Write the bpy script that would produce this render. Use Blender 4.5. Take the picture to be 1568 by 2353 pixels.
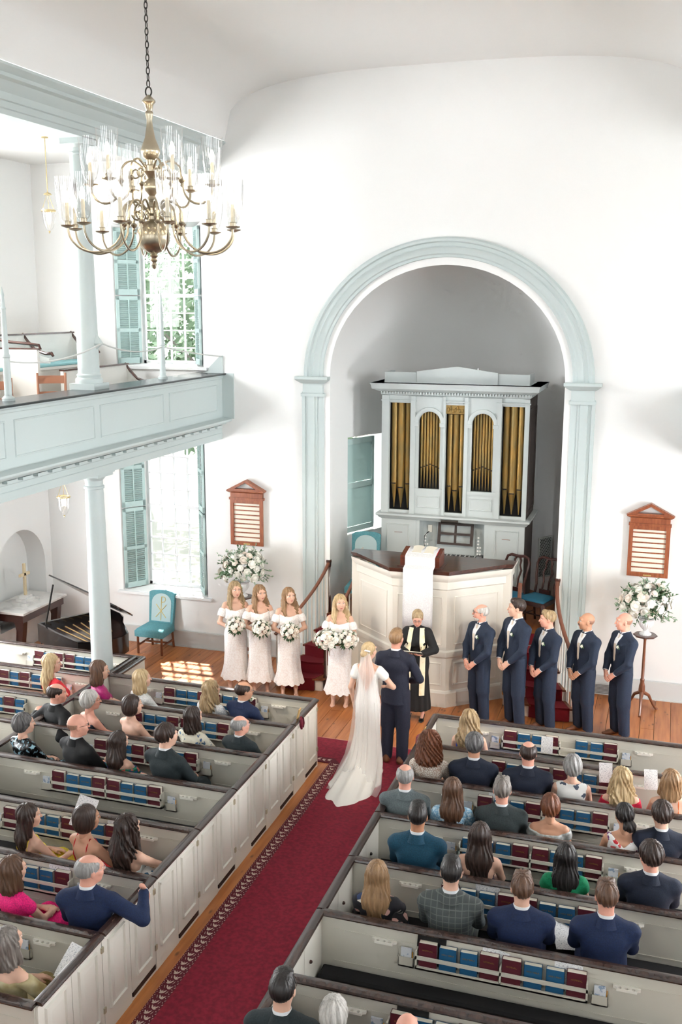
import bpy, bmesh, math, random
import numpy as np
from mathutils import Vector, Matrix, Euler
from mathutils.geometry import tessellate_polygon
for _o in list(bpy.data.objects): bpy.data.objects.remove(_o)
SC = bpy.context.scene; COL = SC.collection
PI = math.pi; rnd = random.Random(7)
def lin(c):
    return tuple(((v/255)/12.92 if v/255 <= .04045 else ((v/255+.055)/1.055)**2.4) for v in c)+(1,)
# ---------------------------------------------------------------- camera
CAM = bpy.data.objects.new('camera', bpy.data.cameras.new('camera')); COL.objects.link(CAM)
CAM.data.sensor_fit = 'VERTICAL'; CAM.data.sensor_height = 36; CAM.data.lens = 36*2341.8/2353
CAM.data.clip_start = .05; CAM.data.clip_end = 300
def _cam(loc, yaw, pitch, roll):
    cy, sy, cp, sp = math.cos(yaw), math.sin(yaw), math.cos(pitch), math.sin(pitch)
    f = Vector((-sy*cp, cy*cp, -sp)); r = Vector((cy, sy, 0)); u = r.cross(f)
    r2 = r*math.cos(roll)+u*math.sin(roll); u2 = u*math.cos(roll)-r*math.sin(roll)
    m = Matrix((r2, u2, -f)).transposed().to_4x4(); m.translation = loc; return m
CAM.matrix_world = _cam((3.402, -15.778, 6.0), math.radians(17.857), math.radians(11.436), math.radians(.135))
SC.camera = CAM
# ---------------------------------------------------------------- world, sun, daylight, exposure
W = bpy.data.worlds.new('sky'); SC.world = W; W.use_nodes = True
_bg = W.node_tree.nodes['Background']; _bg.inputs[0].default_value = (.93, .97, 1, 1); _bg.inputs[1].default_value = 4.5
def light(name, kind, loc, energy, color, size=None, direction=None, angle=None):
    d = bpy.data.lights.new(name, kind); d.energy = energy; d.color = color
    if size: d.shape = 'RECTANGLE'; d.size, d.size_y = size
    if angle: d.angle = angle
    o = bpy.data.objects.new(name, d); COL.objects.link(o); o.location = loc
    if direction: o.rotation_euler = Vector(direction).to_track_quat('-Z', 'Y').to_euler()
    return o
light('sun', 'SUN', (-6, 8, 14), 30, (1, .93, .82), direction=(.6, -1, -1.42), angle=.02)
WIN_Y = [-3.9, -7.6, -11.3, -15.0]          # windows along both side walls, two storeys
for _i, _y in enumerate(WIN_Y):
    for _s in (-1, 1):
        for _z, _h in ((2.3, 2.5), (6.3, 2.4)):
            light('daylight_side_window', 'AREA', (_s*7.32, _y, _z), ((130 if _z < 4 else 190) if _s < 0 else (150 if _z < 4 else 80))*(2.15, .85, .18, .06)[_i], (.975, .988, 1), (1.4, _h), (-_s, 0, -.05))
for _x in (-4.9, -1.7, 1.7, 4.9):
    light('daylight_rear_window', 'AREA', (_x, -18.9, 6.6), 24, (.975, .988, 1), (1.4, 2.6), (0, 1, -.02))
for _s in (-1, 1):      # warm chancel spotlights fixed to both galleries
    _o = light('gallery_spotlight', 'SPOT', (_s*3.9, -6.8, 5.9), 620, (1, .86, .70), direction=(-_s*3.6, 5.2, -4.9)); _o.data.spot_size = 1.0; _o.data.spot_blend = .8; _o.data.shadow_soft_size = .08
SC.view_settings.view_transform = 'Standard'; SC.view_settings.look = 'None'
SC.view_settings.gamma = 1; SC.view_settings.exposure = 0.0; SC.view_settings.use_curve_mapping = False
cy = SC.cycles; cy.max_bounces = 5; cy.diffuse_bounces = 3; cy.glossy_bounces = 2; cy.transmission_bounces = 5
cy.transparent_max_bounces = 10; cy.caustics_reflective = False; cy.caustics_refractive = False
cy.sample_clamp_indirect = 4; cy.use_adaptive_sampling = True; cy.adaptive_threshold = .16; cy.adaptive_min_samples = 12; cy.use_light_tree = False; cy.use_denoising = True
try: cy.denoiser = 'OPENIMAGEDENOISE'
except Exception: pass
# ---------------------------------------------------------------- materials
MATS = {}
def M(name, col, rough=.5, metal=0, col2=None, scale=8, stretch=(1, 1, 1), bump=0, bscale=None, kind='noise', lo=.35, hi=.65, emit=0, alpha=1, trans=0, ior=1.45, sheen=0, rand=0, detail=3, spec=.5, coat=0):
    if name in MATS: return MATS[name]
    m = bpy.data.materials.new(name); MATS[name] = m; m.use_nodes = True
    nt = m.node_tree; N = nt.nodes; L = nt.links; b = N['Principled BSDF']
    c = lin(col); b.inputs['Base Color'].default_value = c; b.inputs['Roughness'].default_value = rough
    b.inputs['Metallic'].default_value = metal; b.inputs['Specular IOR Level'].default_value = spec
    if coat: b.inputs['Coat Weight'].default_value = coat; b.inputs['Coat Roughness'].default_value = .15
    if sheen: b.inputs['Sheen Weight'].default_value = sheen
    if trans: b.inputs['Transmission Weight'].default_value = trans; b.inputs['IOR'].default_value = ior
    if alpha < 1: b.inputs['Alpha'].default_value = alpha
    if emit: b.inputs['Emission Color'].default_value = c; b.inputs['Emission Strength'].default_value = emit
    fac = None
    if col2 or bump:
        tc = N.new('ShaderNodeTexCoord'); mp = N.new('ShaderNodeMapping'); mp.inputs['Scale'].default_value = stretch
        L.new(tc.outputs['Object'], mp.inputs['Vector'])
        def tex(s):
            if kind == 'noise':
                t = N.new('ShaderNodeTexNoise'); t.inputs['Scale'].default_value = s; t.inputs['Detail'].default_value = detail; o = t.outputs['Fac']
            elif kind == 'voronoi':
                t = N.new('ShaderNodeTexVoronoi'); t.inputs['Scale'].default_value = s; o = t.outputs['Distance']
            elif kind == 'wave':
                t = N.new('ShaderNodeTexWave'); t.inputs['Scale'].default_value = s; t.inputs['Distortion'].default_value = 4; t.inputs['Detail'].default_value = 2; o = t.outputs['Fac']
            elif kind == 'edge':
                t = N.new('ShaderNodeTexVoronoi'); t.feature = 'DISTANCE_TO_EDGE'; t.inputs['Scale'].default_value = s; o = t.outputs['Distance']
            elif kind == 'checker':
                t = N.new('ShaderNodeTexBrick'); t.inputs['Scale'].default_value = s; t.offset = 0; o = t.outputs['Fac']
            L.new(mp.outputs[0], t.inputs['Vector']); return o
        o = tex(scale)
        if col2:
            mr = N.new('ShaderNodeMapRange'); mr.inputs[1].default_value = lo; mr.inputs[2].default_value = hi; L.new(o, mr.inputs[0])
            mx = N.new('ShaderNodeMix'); mx.data_type = 'RGBA'; mx.inputs[6].default_value = c; mx.inputs[7].default_value = lin(col2)
            L.new(mr.outputs[0], mx.inputs[0]); L.new(mx.outputs[2], b.inputs['Base Color']); fac = mx
        if bump:
            ob = o if not bscale else tex(bscale)
            bp = N.new('ShaderNodeBump'); bp.inputs['Strength'].default_value = bump; bp.inputs['Distance'].default_value = .01
            L.new(ob, bp.inputs['Height']); L.new(bp.outputs[0], b.inputs['Normal'])
    if rand:
        oi = N.new('ShaderNodeObjectInfo'); hs = N.new('ShaderNodeHueSaturation'); mr2 = N.new('ShaderNodeMapRange')
        mr2.inputs[3].default_value = 1-rand; mr2.inputs[4].default_value = 1+rand
        L.new(oi.outputs['Random'], mr2.inputs[0]); L.new(mr2.outputs[0], hs.inputs['Value'])
        if fac: L.new(fac.outputs[2], hs.inputs['Color'])
        else: hs.inputs['Color'].default_value = c
        L.new(hs.outputs[0], b.inputs['Base Color'])
    return m
def glass_thin(name, tint=(1, 1, 1, 1), fac=.12, rough=.02):
    if name in MATS: return MATS[name]
    m = bpy.data.materials.new(name); MATS[name] = m; m.use_nodes = True; nt = m.node_tree; N = nt.nodes; L = nt.links
    N.remove(N['Principled BSDF']); t = N.new('ShaderNodeBsdfTransparent'); t.inputs[0].default_value = tint
    g = N.new('ShaderNodeBsdfGlossy'); g.inputs['Roughness'].default_value = rough
    lw = N.new('ShaderNodeLayerWeight'); f = N.new('ShaderNodeMath'); f.operation = 'POWER'; f.inputs[1].default_value = 4; L.new(lw.outputs['Facing'], f.inputs[0]); a = N.new('ShaderNodeMath'); a.operation = 'MULTIPLY_ADD'; a.inputs[1].default_value = .6; a.inputs[2].default_value = fac*.2
    mx = N.new('ShaderNodeMixShader'); L.new(f.outputs[0], a.inputs[0]); L.new(a.outputs[0], mx.inputs[0]); L.new(t.outputs[0], mx.inputs[1]); L.new(g.outputs[0], mx.inputs[2])
    L.new(mx.outputs[0], N['Material Output'].inputs[0]); return m
def veil_mat(name, col, opacity):
    if name in MATS: return MATS[name]
    m = bpy.data.materials.new(name); MATS[name] = m; m.use_nodes = True; nt = m.node_tree; N = nt.nodes; L = nt.links
    b = N['Principled BSDF']; b.inputs['Base Color'].default_value = lin(col); b.inputs['Roughness'].default_value = .8
    t = N.new('ShaderNodeBsdfTransparent'); mx = N.new('ShaderNodeMixShader'); mx.inputs[0].default_value = opacity
    tl = N.new('ShaderNodeBsdfTranslucent'); tl.inputs[0].default_value = lin(col); ad = N.new('ShaderNodeMixShader'); ad.inputs[0].default_value = .4
    L.new(b.outputs[0], ad.inputs[1]); L.new(tl.outputs[0], ad.inputs[2])
    L.new(t.outputs[0], mx.inputs[1]); L.new(ad.outputs[0], mx.inputs[2]); L.new(mx.outputs[0], N['Material Output'].inputs[0]); return m
def wood_floor(name, c1, c2, c3):
    m = bpy.data.materials.new(name); MATS[name] = m; m.use_nodes = True; nt = m.node_tree; N = nt.nodes; L = nt.links; b = N['Principled BSDF']
    g = N.new('ShaderNodeNewGeometry'); mp = N.new('ShaderNodeMapping'); mp.inputs['Scale'].default_value = (16, 1.2, 1); L.new(g.outputs['Position'], mp.inputs[0])
    n1 = N.new('ShaderNodeTexNoise'); n1.inputs['Scale'].default_value = 1; n1.inputs['Detail'].default_value = 5; L.new(mp.outputs[0], n1.inputs['Vector'])
    mx = N.new('ShaderNodeMix'); mx.data_type = 'RGBA'; mx.inputs[6].default_value = lin(c1); mx.inputs[7].default_value = lin(c2)
    mr = N.new('ShaderNodeMapRange'); mr.inputs[1].default_value = .3; mr.inputs[2].default_value = .7; L.new(n1.outputs[0], mr.inputs[0]); L.new(mr.outputs[0], mx.inputs[0])
    mp2 = N.new('ShaderNodeMapping'); mp2.inputs['Scale'].default_value = (9, 4, 1); L.new(g.outputs['Position'], mp2.inputs[0])
    v = N.new('ShaderNodeTexVoronoi'); v.inputs['Scale'].default_value = .8; L.new(mp2.outputs[0], v.inputs['Vector'])
    mr2 = N.new('ShaderNodeMapRange'); mr2.inputs[1].default_value = .05; mr2.inputs[2].default_value = .16; mr2.inputs[3].default_value = .75; mr2.inputs[4].default_value = 0; L.new(v.outputs['Distance'], mr2.inputs[0])
    mk = N.new('ShaderNodeMix'); mk.data_type = 'RGBA'; mk.inputs[7].default_value = lin(c3); L.new(mr2.outputs[0], mk.inputs[0]); L.new(mx.outputs[2], mk.inputs[6])
    oi = N.new('ShaderNodeObjectInfo'); hs = N.new('ShaderNodeHueSaturation'); m3 = N.new('ShaderNodeMapRange'); m3.inputs[3].default_value = .75; m3.inputs[4].default_value = 1.15
    L.new(oi.outputs['Random'], m3.inputs[0]); L.new(m3.outputs[0], hs.inputs['Value']); L.new(mk.outputs[2], hs.inputs['Color']); L.new(hs.outputs[0], b.inputs['Base Color'])
    b.inputs['Roughness'].default_value = .33; return m
WHITE = M('white_plaster', (243, 243, 241), .75)
CREAM = M('cream_paint', (236, 232, 222), .38)
PEWIN = M('pew_cream_paint', (207, 203, 191), .5)
TRIM = M('pale_blue_grey_paint', (193, 204, 203), .42)
TRIM2 = M('organ_grey_paint', (196, 203, 202), .42)
SHUT = M('teal_shutter_paint', (184, 207, 204), .5)
MAHOG = M('mahogany', (78, 38, 24), .28, col2=(48, 22, 15), scale=3, stretch=(1, 9, 9), coat=.4)
RAILM = M('dark_cap_rail', (46, 33, 31), .24, col2=(66, 48, 42), scale=4, stretch=(6, 1, 6), coat=.3)
OAK = M('brown_wood', (140, 84, 52), .4, col2=(110, 60, 36), scale=4, stretch=(7, 7, 1))
BLACKC = M('black_cushion', (14, 14, 17), .9)
DARK = M('dark_void', (6, 6, 7), .9)
FLOORW = wood_floor('heart_pine_floor', (196, 126, 72), (158, 88, 44), (70, 38, 22))
REDC = M('red_carpet', (142, 28, 50), .95, col2=(118, 20, 40), scale=25, bump=.3, bscale=300)
# ---------------------------------------------------------------- mesh helpers
class MB:
    def __init__(s): s.v = []; s.f = []; s.m = []; s.mi = 0
    def add(s, vs, fs):
        n = len(s.v); s.v += [tuple(v) for v in vs]; s.f += [tuple(i+n for i in f) for f in fs]; s.m += [s.mi]*len(fs); return s
    def box(s, a, b, T=None):
        x0, y0, z0 = a; x1, y1, z1 = b
        vs = [(x0, y0, z0), (x1, y0, z0), (x1, y1, z0), (x0, y1, z0), (x0, y0, z1), (x1, y0, z1), (x1, y1, z1), (x0, y1, z1)]
        if T: vs = [T @ Vector(v) for v in vs]
        return s.add(vs, [(3, 2, 1, 0), (4, 5, 6, 7), (0, 1, 5, 4), (1, 2, 6, 5), (2, 3, 7, 6), (3, 0, 4, 7)])
    def cbox(s, c, d, T=None):
        return s.box([c[i]-d[i]/2 for i in range(3)], [c[i]+d[i]/2 for i in range(3)], T)
    def bev(s, a, b, r):          # box with chamfered vertical-section edges (loft of inset rectangles)
        x0, y0, z0 = a; x1, y1, z1 = b
        rings = [[(x0+i, y0+i, z), (x1-i, y0+i, z), (x1-i, y1-i, z), (x0+i, y1-i, z)] for z, i in ((z0, r), (z0+r, 0), (z1-r, 0), (z1, r))]
        return s.loft(rings, True, True)
    def loft(s, rings, closed=True, cap=True):
        n = len(rings[0]); vs = [p for r in rings for p in r]; fs = []
        for i in range(len(rings)-1):
            for j in range(n if closed else n-1):
                k = (j+1) % n; fs.append((i*n+j, i*n+k, (i+1)*n+k, (i+1)*n+j))
        if cap and closed: fs.append(tuple(range(n))[::-1]); fs.append(tuple(range((len(rings)-1)*n, len(rings)*n)))
        return s.add(vs, fs)
    def lathe(s, prof, seg=16, c=(0, 0, 0), T=None, sx=1, sy=1, flute=0, nf=0, cap=True):
        rings = []
        for r, z in prof:
            ring = []
            for j in range(seg):
                a = 2*PI*j/seg; q = r*(1+flute*math.cos(nf*a)) if nf else r
                p = Vector((c[0]+q*sx*math.cos(a), c[1]+q*sy*math.sin(a), c[2]+z)); ring.append(T @ p if T else p)
            rings.append(ring)
        return s.loft(rings, True, cap)
    def tube(s, pts, rad, seg=8, cap=True, flat=1.0, up=(0, 0, 1)):
        pts = [Vector(p) for p in pts]; n = len(pts); rings = []; U = Vector(up)
        if not isinstance(rad, (list, tuple)): rad = [rad]*n
        prev = None
        for i, p in enumerate(pts):
            t = (pts[min(i+1, n-1)]-pts[max(i-1, 0)])
            t = t.normalized() if t.length > 1e-9 else Vector((0, 0, 1))
            a = t.cross(U if prev is None else prev)
            if prev is None and a.length < 1e-3: a = t.cross(Vector((1, 0, 0)))
            if prev is not None: a = prev - t*prev.dot(t); 
            a.normalize(); prev = a; b = t.cross(a)
            rings.append([p+(a*math.cos(2*PI*j/seg)+b*math.sin(2*PI*j/seg)*flat)*rad[i] for j in range(seg)])
        return s.loft(rings, True, cap)
    def sphere(s, c, r, seg=12, rings=8, T=None):
        r = r if isinstance(r, (tuple, list)) else (r, r, r); R = []
        for i in range(rings+1):
            a = PI*i/rings; a = min(max(a, .02), PI-.02)
            ring = []
            for j in range(seg):
                p = Vector((r[0]*math.sin(a)*math.cos(2*PI*j/seg), r[1]*math.sin(a)*math.sin(2*PI*j/seg), -r[2]*math.cos(a)))
                if T: p = T.to_3x3() @ p
                ring.append(Vector(c)+p)
            R.append(ring)
        return s.loft(R)
    def prism(s, poly, fn, t):    # 2D polygon extruded; fn(u,v,d)->xyz
        return s.plate(poly, [], fn, t)
    def plate(s, outer, holes, fn, t):
        loops = [outer]+list(holes)
        tri = tessellate_polygon([[Vector((u, v, 0)) for u, v in lp] for lp in loops])
        flat = [p for lp in loops for p in lp]; n = len(flat)
        vs = [fn(u, v, 0) for u, v in flat]+[fn(u, v, t) for u, v in flat]
        fs = [tuple(f) for f in tri]+[tuple(i+n for i in f[::-1]) for f in tri]; k = 0
        for lp in loops:
            m = len(lp)
            for j in range(m): a, b = k+j, k+(j+1) % m; fs.append((a, b, b+n, a+n))
            k += m
        return s.add(vs, fs)
    def panel(s, u0, v0, u1, v1, fn, depth=.012, bw=.03, raised=True):   # fielded panel sunk into / raised from a face: fn(u,v,d) d>0 = outward
        def r(i, d): return [fn(u0+i, v0+i, d), fn(u1-i, v0+i, d), fn(u1-i, v1-i, d), fn(u0+i, v1-i, d)]
        steps = [(0, 0), (.006, depth*.9), (.016, depth*.9), (.022, .002)]
        if raised: steps += [(.03, .002), (.03+bw, depth*.8), (.031+bw, depth*.8)]
        rings = [r(i, d) for i, d in steps]
        s.loft(rings, True, False); n = len(s.v); s.f.append((n-4, n-3, n-2, n-1)); s.m.append(s.mi); return s
    def mesh(s, name='mesh', smooth=35):
        me = bpy.data.meshes.new(name); me.from_pydata(s.v, [], s.f); me.update()
        bm = bmesh.new(); bm.from_mesh(me); bmesh.ops.recalc_face_normals(bm, faces=bm.faces); bm.to_mesh(me); bm.free()
        if smooth:
            me.shade_smooth(); me.set_sharp_from_angle(angle=math.radians(smooth))
        if any(s.m): me.polygons.foreach_set('material_index', s.m)
        return me
    def build(s, name, mat, parent=None, smooth=35, loc=None):
        return link(name, s.mesh(name, smooth), mat, parent, loc)
def link(name, me, mat, parent=None, loc=None, rot=None, scale=None):
    mats = mat if isinstance(mat, (list, tuple)) else [mat]
    if len(me.materials) == 0:
        for q in mats: me.materials.append(q)
    o = bpy.data.objects.new(name, me); COL.objects.link(o)
    if parent: o.parent = parent
    if loc is not None: o.location = loc
    if rot is not None: o.rotation_euler = rot
    if scale is not None: o.scale = scale
    return o
def tag(o, label, cat, group=None, kind=None):
    o['label'] = label; o['category'] = cat
    if group: o['group'] = group
    if kind: o['kind'] = kind
    return o
def thing(name, label, cat, loc=(0, 0, 0), rz=0, group=None):
    o = bpy.data.objects.new(name, None); COL.objects.link(o); o.location = loc; o.rotation_euler = (0, 0, rz); o.empty_display_size = .1
    return tag(o, label, cat, group)
def struct(name, mb, mat, smooth=35, label=None):
    o = mb.build(name, mat, None, smooth); o['kind'] = 'structure'
    if label: o['label'] = label
    return o
def dup(root, loc=None, rz=None, label=None, group=None, parent=None):
    r = root.copy(); COL.objects.link(r)
    if parent is not None: r.parent = parent
    if loc is not None: r.location = loc
    if rz is not None: r.rotation_euler = (0, 0, rz)
    if label: r['label'] = label
    if group: r['group'] = group
    for ch in list(root.children): dup(ch, parent=r)
    return r
def XZ(y, s=1): return lambda u, v, d: (u, y-s*d, v)      # plane facing -y
def YZ(x, s=1): return lambda u, v, d: (x+s*d, u, v)      # plane facing +x
def arc(cx, cz, rx, rz, a0, a1, n): return [(cx+rx*math.cos(a0+(a1-a0)*i/n), cz+rz*math.sin(a0+(a1-a0)*i/n)) for i in range(n+1)]
def rect(a, b, c, d): return [(a, b), (c, b), (c, d), (a, d)]
ORD = ['first', 'second', 'third', 'fourth', 'fifth', 'sixth', 'seventh', 'eighth', 'ninth', 'tenth']
# ================================================================ THE SETTING
# floor: sub-floor with one object per plank
mb = MB(); mb.box((-7.6, -19, -.12), (7.6, .05, -.032)); FLOOR = struct('floor', mb, M('sub_floor', (60, 36, 22), .8))
_pm = MB().box((-.5, -.5, -.03), (.5, .5, 0)).mesh('plank'); x = -7.3
while x < 5.3:
    w = rnd.uniform(.19, .27); y = -13.0; cuts = [-13, rnd.uniform(-9.5, -6), rnd.uniform(-4.6, -1.2), 0]
    for a, b in zip(cuts, cuts[1:]):
        o = link('plank', _pm, FLOORW, FLOOR); o.location = (x+w/2, (a+b)/2, 0); o.scale = (w-.006, b-a-.006, 1)
    x += w
# front wall with its arch and windows
ZS, AX, AZ = 4.87, 1.875, 1.75
def arch_loop(hw, z0, zs, rz, n=28): return [(-hw, z0)]+arc(0, zs, hw, rz, PI, 0, n)+[(hw, z0)]
WL = (-5.82, .95, -4.14, 3.95); WU = (-5.78, 4.98, -4.12, 7.35)
holes = [arch_loop(AX, .01, ZS, AZ)]
for wx in (WL, WU):
    holes.append(rect(wx[0], wx[1], wx[2], wx[3])); holes.append(rect(-wx[2], wx[1], -wx[0], wx[3]))
mb = MB().plate(rect(-7.5, -.1, 7.5, 9.75), holes, XZ(0, -1), .12); struct('wall_front', mb, WHITE)
# splayed window reveals, sashes, glass, shutters
GLASS = glass_thin('window_glass', fac=.05)
SASH = M('white_window_paint', (238, 240, 240), .5)
def window(n, w, sx, cols, rows, seen):
    x0, z0, x1, z1 = w; d = .42; sp = .30
    if sx > 0: x0, x1 = -x1, -x0
    m = MB(); g0, g1 = x0+sp, x1-sp
    o4 = [(x0, z0), (x1, z0), (x1, z1), (x0, z1)]; i4 = [(g0, z0+.02), (g1, z0+.02), (g1, z1-.05), (g0, z1-.05)]
    m.loft([[(u, .0, v) for u, v in o4], [(u, d, v) for u, v in i4], [(u, d+.02, v) for u, v in i4], [(u, .55, v) for u, v in i4]], True, False)
    W_ = struct('window_%d' % n, m, WHITE, label='deep window reveal in the front wall')
    m = MB(); m.box((x0-.08, -.07, z0-.05), (x1+.08, .3, z0-.005)); m.build('sill', SASH, W_)
    m = MB(); t = .045; y = d+.02
    m.box((g0, y, z0), (g0+t, y+.06, z1)); m.box((g1-t, y, z0), (g1, y+.06, z1)); m.box((g0, y, z0), (g1, y+.06, z0+t+.03)); m.box((g0, y, z1-t-.05), (g1, y+.06, z1)); zm = (z0+z1)/2; m.box((g0, y-.01, zm-.03), (g1, y+.07, zm+.03)); m.build('sash_frame', SASH, W_)
    for i in range(1, cols): u = g0+(g1-g0)*i/cols; MB().box((u-.012, y+.01, z0), (u+.012, y+.05, z1)).build('muntin', SASH, W_)
    for j in range(1, rows): v = z0+(z1-z0)*j/rows; MB().box((g0, y+.012, v-.012), (g1, y+.048, v+.012)).build('muntin', SASH, W_)
    pm = MB().box((0, 0, 0), ((g1-g0)/cols-.024, .004, (z1-z0)/rows-.024)).mesh('pane')
    for i in range(cols):
        for j in range(rows): link('pane', pm, GLASS, W_, (g0+(g1-g0)*i/cols+.012, y+.03, z0+(z1-z0)*j/rows+.012))
    for sd in (-1, 1):
        hx = (g0 if sd < 0 else g1); ax = (x0 if sd < 0 else x1); L = math.hypot(ax-hx, d)-.02
        dirv = Vector((ax-hx, -d, 0)).normalized(); nrm = Vector((-dirv.y, dirv.x, 0))
        if nrm.y > 0: nrm = -nrm
        T = Matrix((( dirv.x, nrm.x, 0, hx), (dirv.y, nrm.y, 0, d), (0, 0, 1, 0), (0, 0, 0, 1)))
        for seg, (a, b) in enumerate(((z0+.03, zm-.01), (zm+.01, z1-.06))):
            sh = MB(); q0, q1 = .05, L
            for (u0, u1) in ((q0, q0+.05), (q1-.05, q1)): sh.box((u0, .02, a), (u1, .055, b), T)
            mid = (a+b)/2
            for (c, e) in ((a, a+.10), (b-.06, b), (mid-.03, mid+.03)): sh.box((q0, .02, c), (q1, .055, e), T)
            S_ = sh.build('shutter', SHUT, W_)
            if seen:
                slat = MB()
                for (c, e) in ((a+.10, mid-.03), (mid+.03, b-.06)):
                    k = int((e-c)/.034)
                    for j in range(k):
                        zc = c+(j+.5)*(e-c)/k
                        slat.add([T @ Vector(p) for p in ((q0+.05, .028, zc-.014), (q1-.05, .028, zc-.014), (q1-.05, .052, zc+.016), (q0+.05, .052, zc+.016), (q0+.05, .022, zc-.010), (q1-.05, .022, zc-.010), (q1-.05, .046, zc+.020), (q0+.05, .046, zc+.020))], [(0, 1, 2, 3), (7, 6, 5, 4), (0, 4, 5, 1), (2, 6, 7, 3)])
                    slat.box(((q0+q1)/2-.008, .05, c), ((q0+q1)/2+.008, .066, e), T)
                s_ = slat.build('louvre_slats', SHUT, S_); s_['kind'] = 'stuff'
window(1, WL, -1, 4, 10, True); window(2, WU, -1, 4, 8, True); window(3, WL, 1, 4, 10, False); window(4, WU, 1, 4, 8, False)
# apse behind the arch
def apse():
    m = MB(); m2 = MB(); ys = [.1, .3, .5]+[.5+2.5*math.sin(PI/2*i/14) for i in range(1, 15)]
    hw = 1.95; prof = [(-1, z) for z in (0, .9, 1.5, 2.0, 3.0, 3.75, 4.3, ZS)]+[(math.cos(PI-PI*i/24), ZS+(AZ+.08)*math.sin(PI*i/24)) for i in range(1, 24)]+[(1, z) for z in (ZS, 4.3, 3.0, 2.0, .9, 0)]
    rings = []
    for y in ys:
        s = math.sqrt(max(0, 1-((y-.5)/2.5)**2)) if y > .5 else 1; s = max(s, .002)
        rings.append([(hw*s*u, y, z if z <= ZS else ZS+(z-ZS)*s) for u, z in prof])
    n = len(prof); vs = [p for r in rings for p in r]; fs = []
    for i in range(len(rings)-1):
        for j in range(n-1):
            if 3 <= j <= 4 and 4 <= i <= 8: continue      # the apse window opening
            fs.append((i*n+j, i*n+j+1, (i+1)*n+j+1, (i+1)*n+j))
    m.add(vs, fs)
    A = struct('wall_apse', m, WHITE, 60, 'curved white apse with half dome behind the arch')
    # opening reveal and shutter
    i0, i1 = 4, 9; P0 = Vector(rings[i0][3]); P1 = Vector(rings[i1][3]); nrm = Vector((-.93, .37, 0))*.55
    zt, zb = 3.75, 2.0; r = MB()
    a0, a1 = P0.copy(), P1.copy()
    def q(p, z): return (p.x, p.y, z)
    r.add([q(a0, zb), q(a1, zb), q(a1+nrm, zb), q(a0+nrm, zb), q(a0, zt), q(a1, zt), q(a1+nrm, zt), q(a0+nrm, zt)], [(0, 1, 2, 3), (4, 7, 6, 5), (0, 3, 7, 4), (1, 5, 6, 2)])
    r.build('window_reveal', WHITE, A)
    ang = math.atan2((a1-a0).y, (a1-a0).x); a0.z = 0; T = Matrix.Translation(a0+nrm*.14) @ Matrix.Rotation(ang, 4, 'Z')
    wd = (a1-a0).length*.33; sh = MB()
    for (u0, u1) in ((0, .06), (wd-.06, wd)): sh.box((u0, -.03, zb+.03), (u1, .01, zt-.05), T)
    for zc in (zb+.08, (zb+zt)/2, zt-.09): sh.box((0, -.03, zc-.05), (wd, .01, zc+.05), T)
    sh.build('shutter', SHUT, A); sl = MB(); k = 44
    for j in range(k):
        zc = zb+.1+(zt-zb-.22)*j/k; sl.add([T @ Vector(p) for p in ((.06, -.026, zc), (wd-.06, -.026, zc), (wd-.06, -.004, zc+.034), (.06, -.004, zc+.034), (.06, -.018, zc), (wd-.06, -.018, zc), (wd-.06, .004, zc+.034), (.06, .004, zc+.034))], [(0, 1, 2, 3), (7, 6, 5, 4), (0, 4, 5, 1), (2, 6, 7, 3)])
    s_ = sl.build('louvre_slats', SHUT, A); s_['kind'] = 'stuff'
apse()
# archivolt, pilasters and imposts
def archivolt():
    m = MB(); K = .938
    prof = [(2.31, 0), (2.31, .05), (2.28, .085), (2.24, .085), (2.22, .06), (2.17, .06), (2.15, .075), (2.11, .055), (2.05, .055), (2.03, .04), (1.99, .04), (1.985, 0)]
    n = 56; rings = [[(r*math.cos(PI-PI*i/n), -d, ZS+r*K*math.sin(PI*i/n)) for r, d in prof] for i in range(n+1)]
    m.loft(rings, False, False); struct('trim_1', m, TRIM, 30, 'pale blue-grey moulded arch around the apse')
    for s, k in ((-1, 2), (1, 3)):
        m = MB(); xs = [(2.34, .0), (2.34, .06), (2.29, .06), (2.285, .045), (2.24, .045), (2.235, .065), (2.12, .065), (2.115, .05), (2.08, .05), (2.075, .035), (2.02, .035), (1.975, .02), (1.97, 0)]
        m.loft([[(s*a, -d, z) for a, d in xs] for z in (.0, 4.62)], False, False)
        m.box((s*2.15-.21, -.09, 0), (s*2.15+.21, 0, .32))
        m.box((s*2.15-.20, -.085, 4.55), (s*2.15+.20, 0, 4.60)); m.box((s*2.15-.17, -.07, 4.6), (s*2.15+.17, 0, 4.78))
        m.loft([[(s*2.15-a, 0, z), (s*2.15-a, -b, z), (s*2.15+a, -b, z), (s*2.15+a, 0, z)] for a, b, z in ((.19, .08, 4.76), (.25, .13, 4.80), (.26, .14, 4.81), (.28, .16, 4.83), (.28, .16, 4.875), (.0, .0, 4.875))], True, False)
        struct('trim_%d' % k, m, TRIM, 30, 'fluted pale blue-grey pilaster %s of the arch' % ('on the shuttered window side' if s < 0 else 'on the groomsmen side'))
archivolt()
for k, (a, b) in enumerate(((-7.3, -2.36), (2.36, 7.3))):
    m = MB(); m.box((a, -.035, 0), (b, 0, .27)); m.box((a, -.05, .27), (b, 0, .30)); m.box((a, -.055, 0), (b, 0, .02))
    struct('baseboard_'+('front_organ_left', 'front_organ_right')[k], m, M('grey_baseboard_paint', (218, 221, 219), .45), 30)
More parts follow.
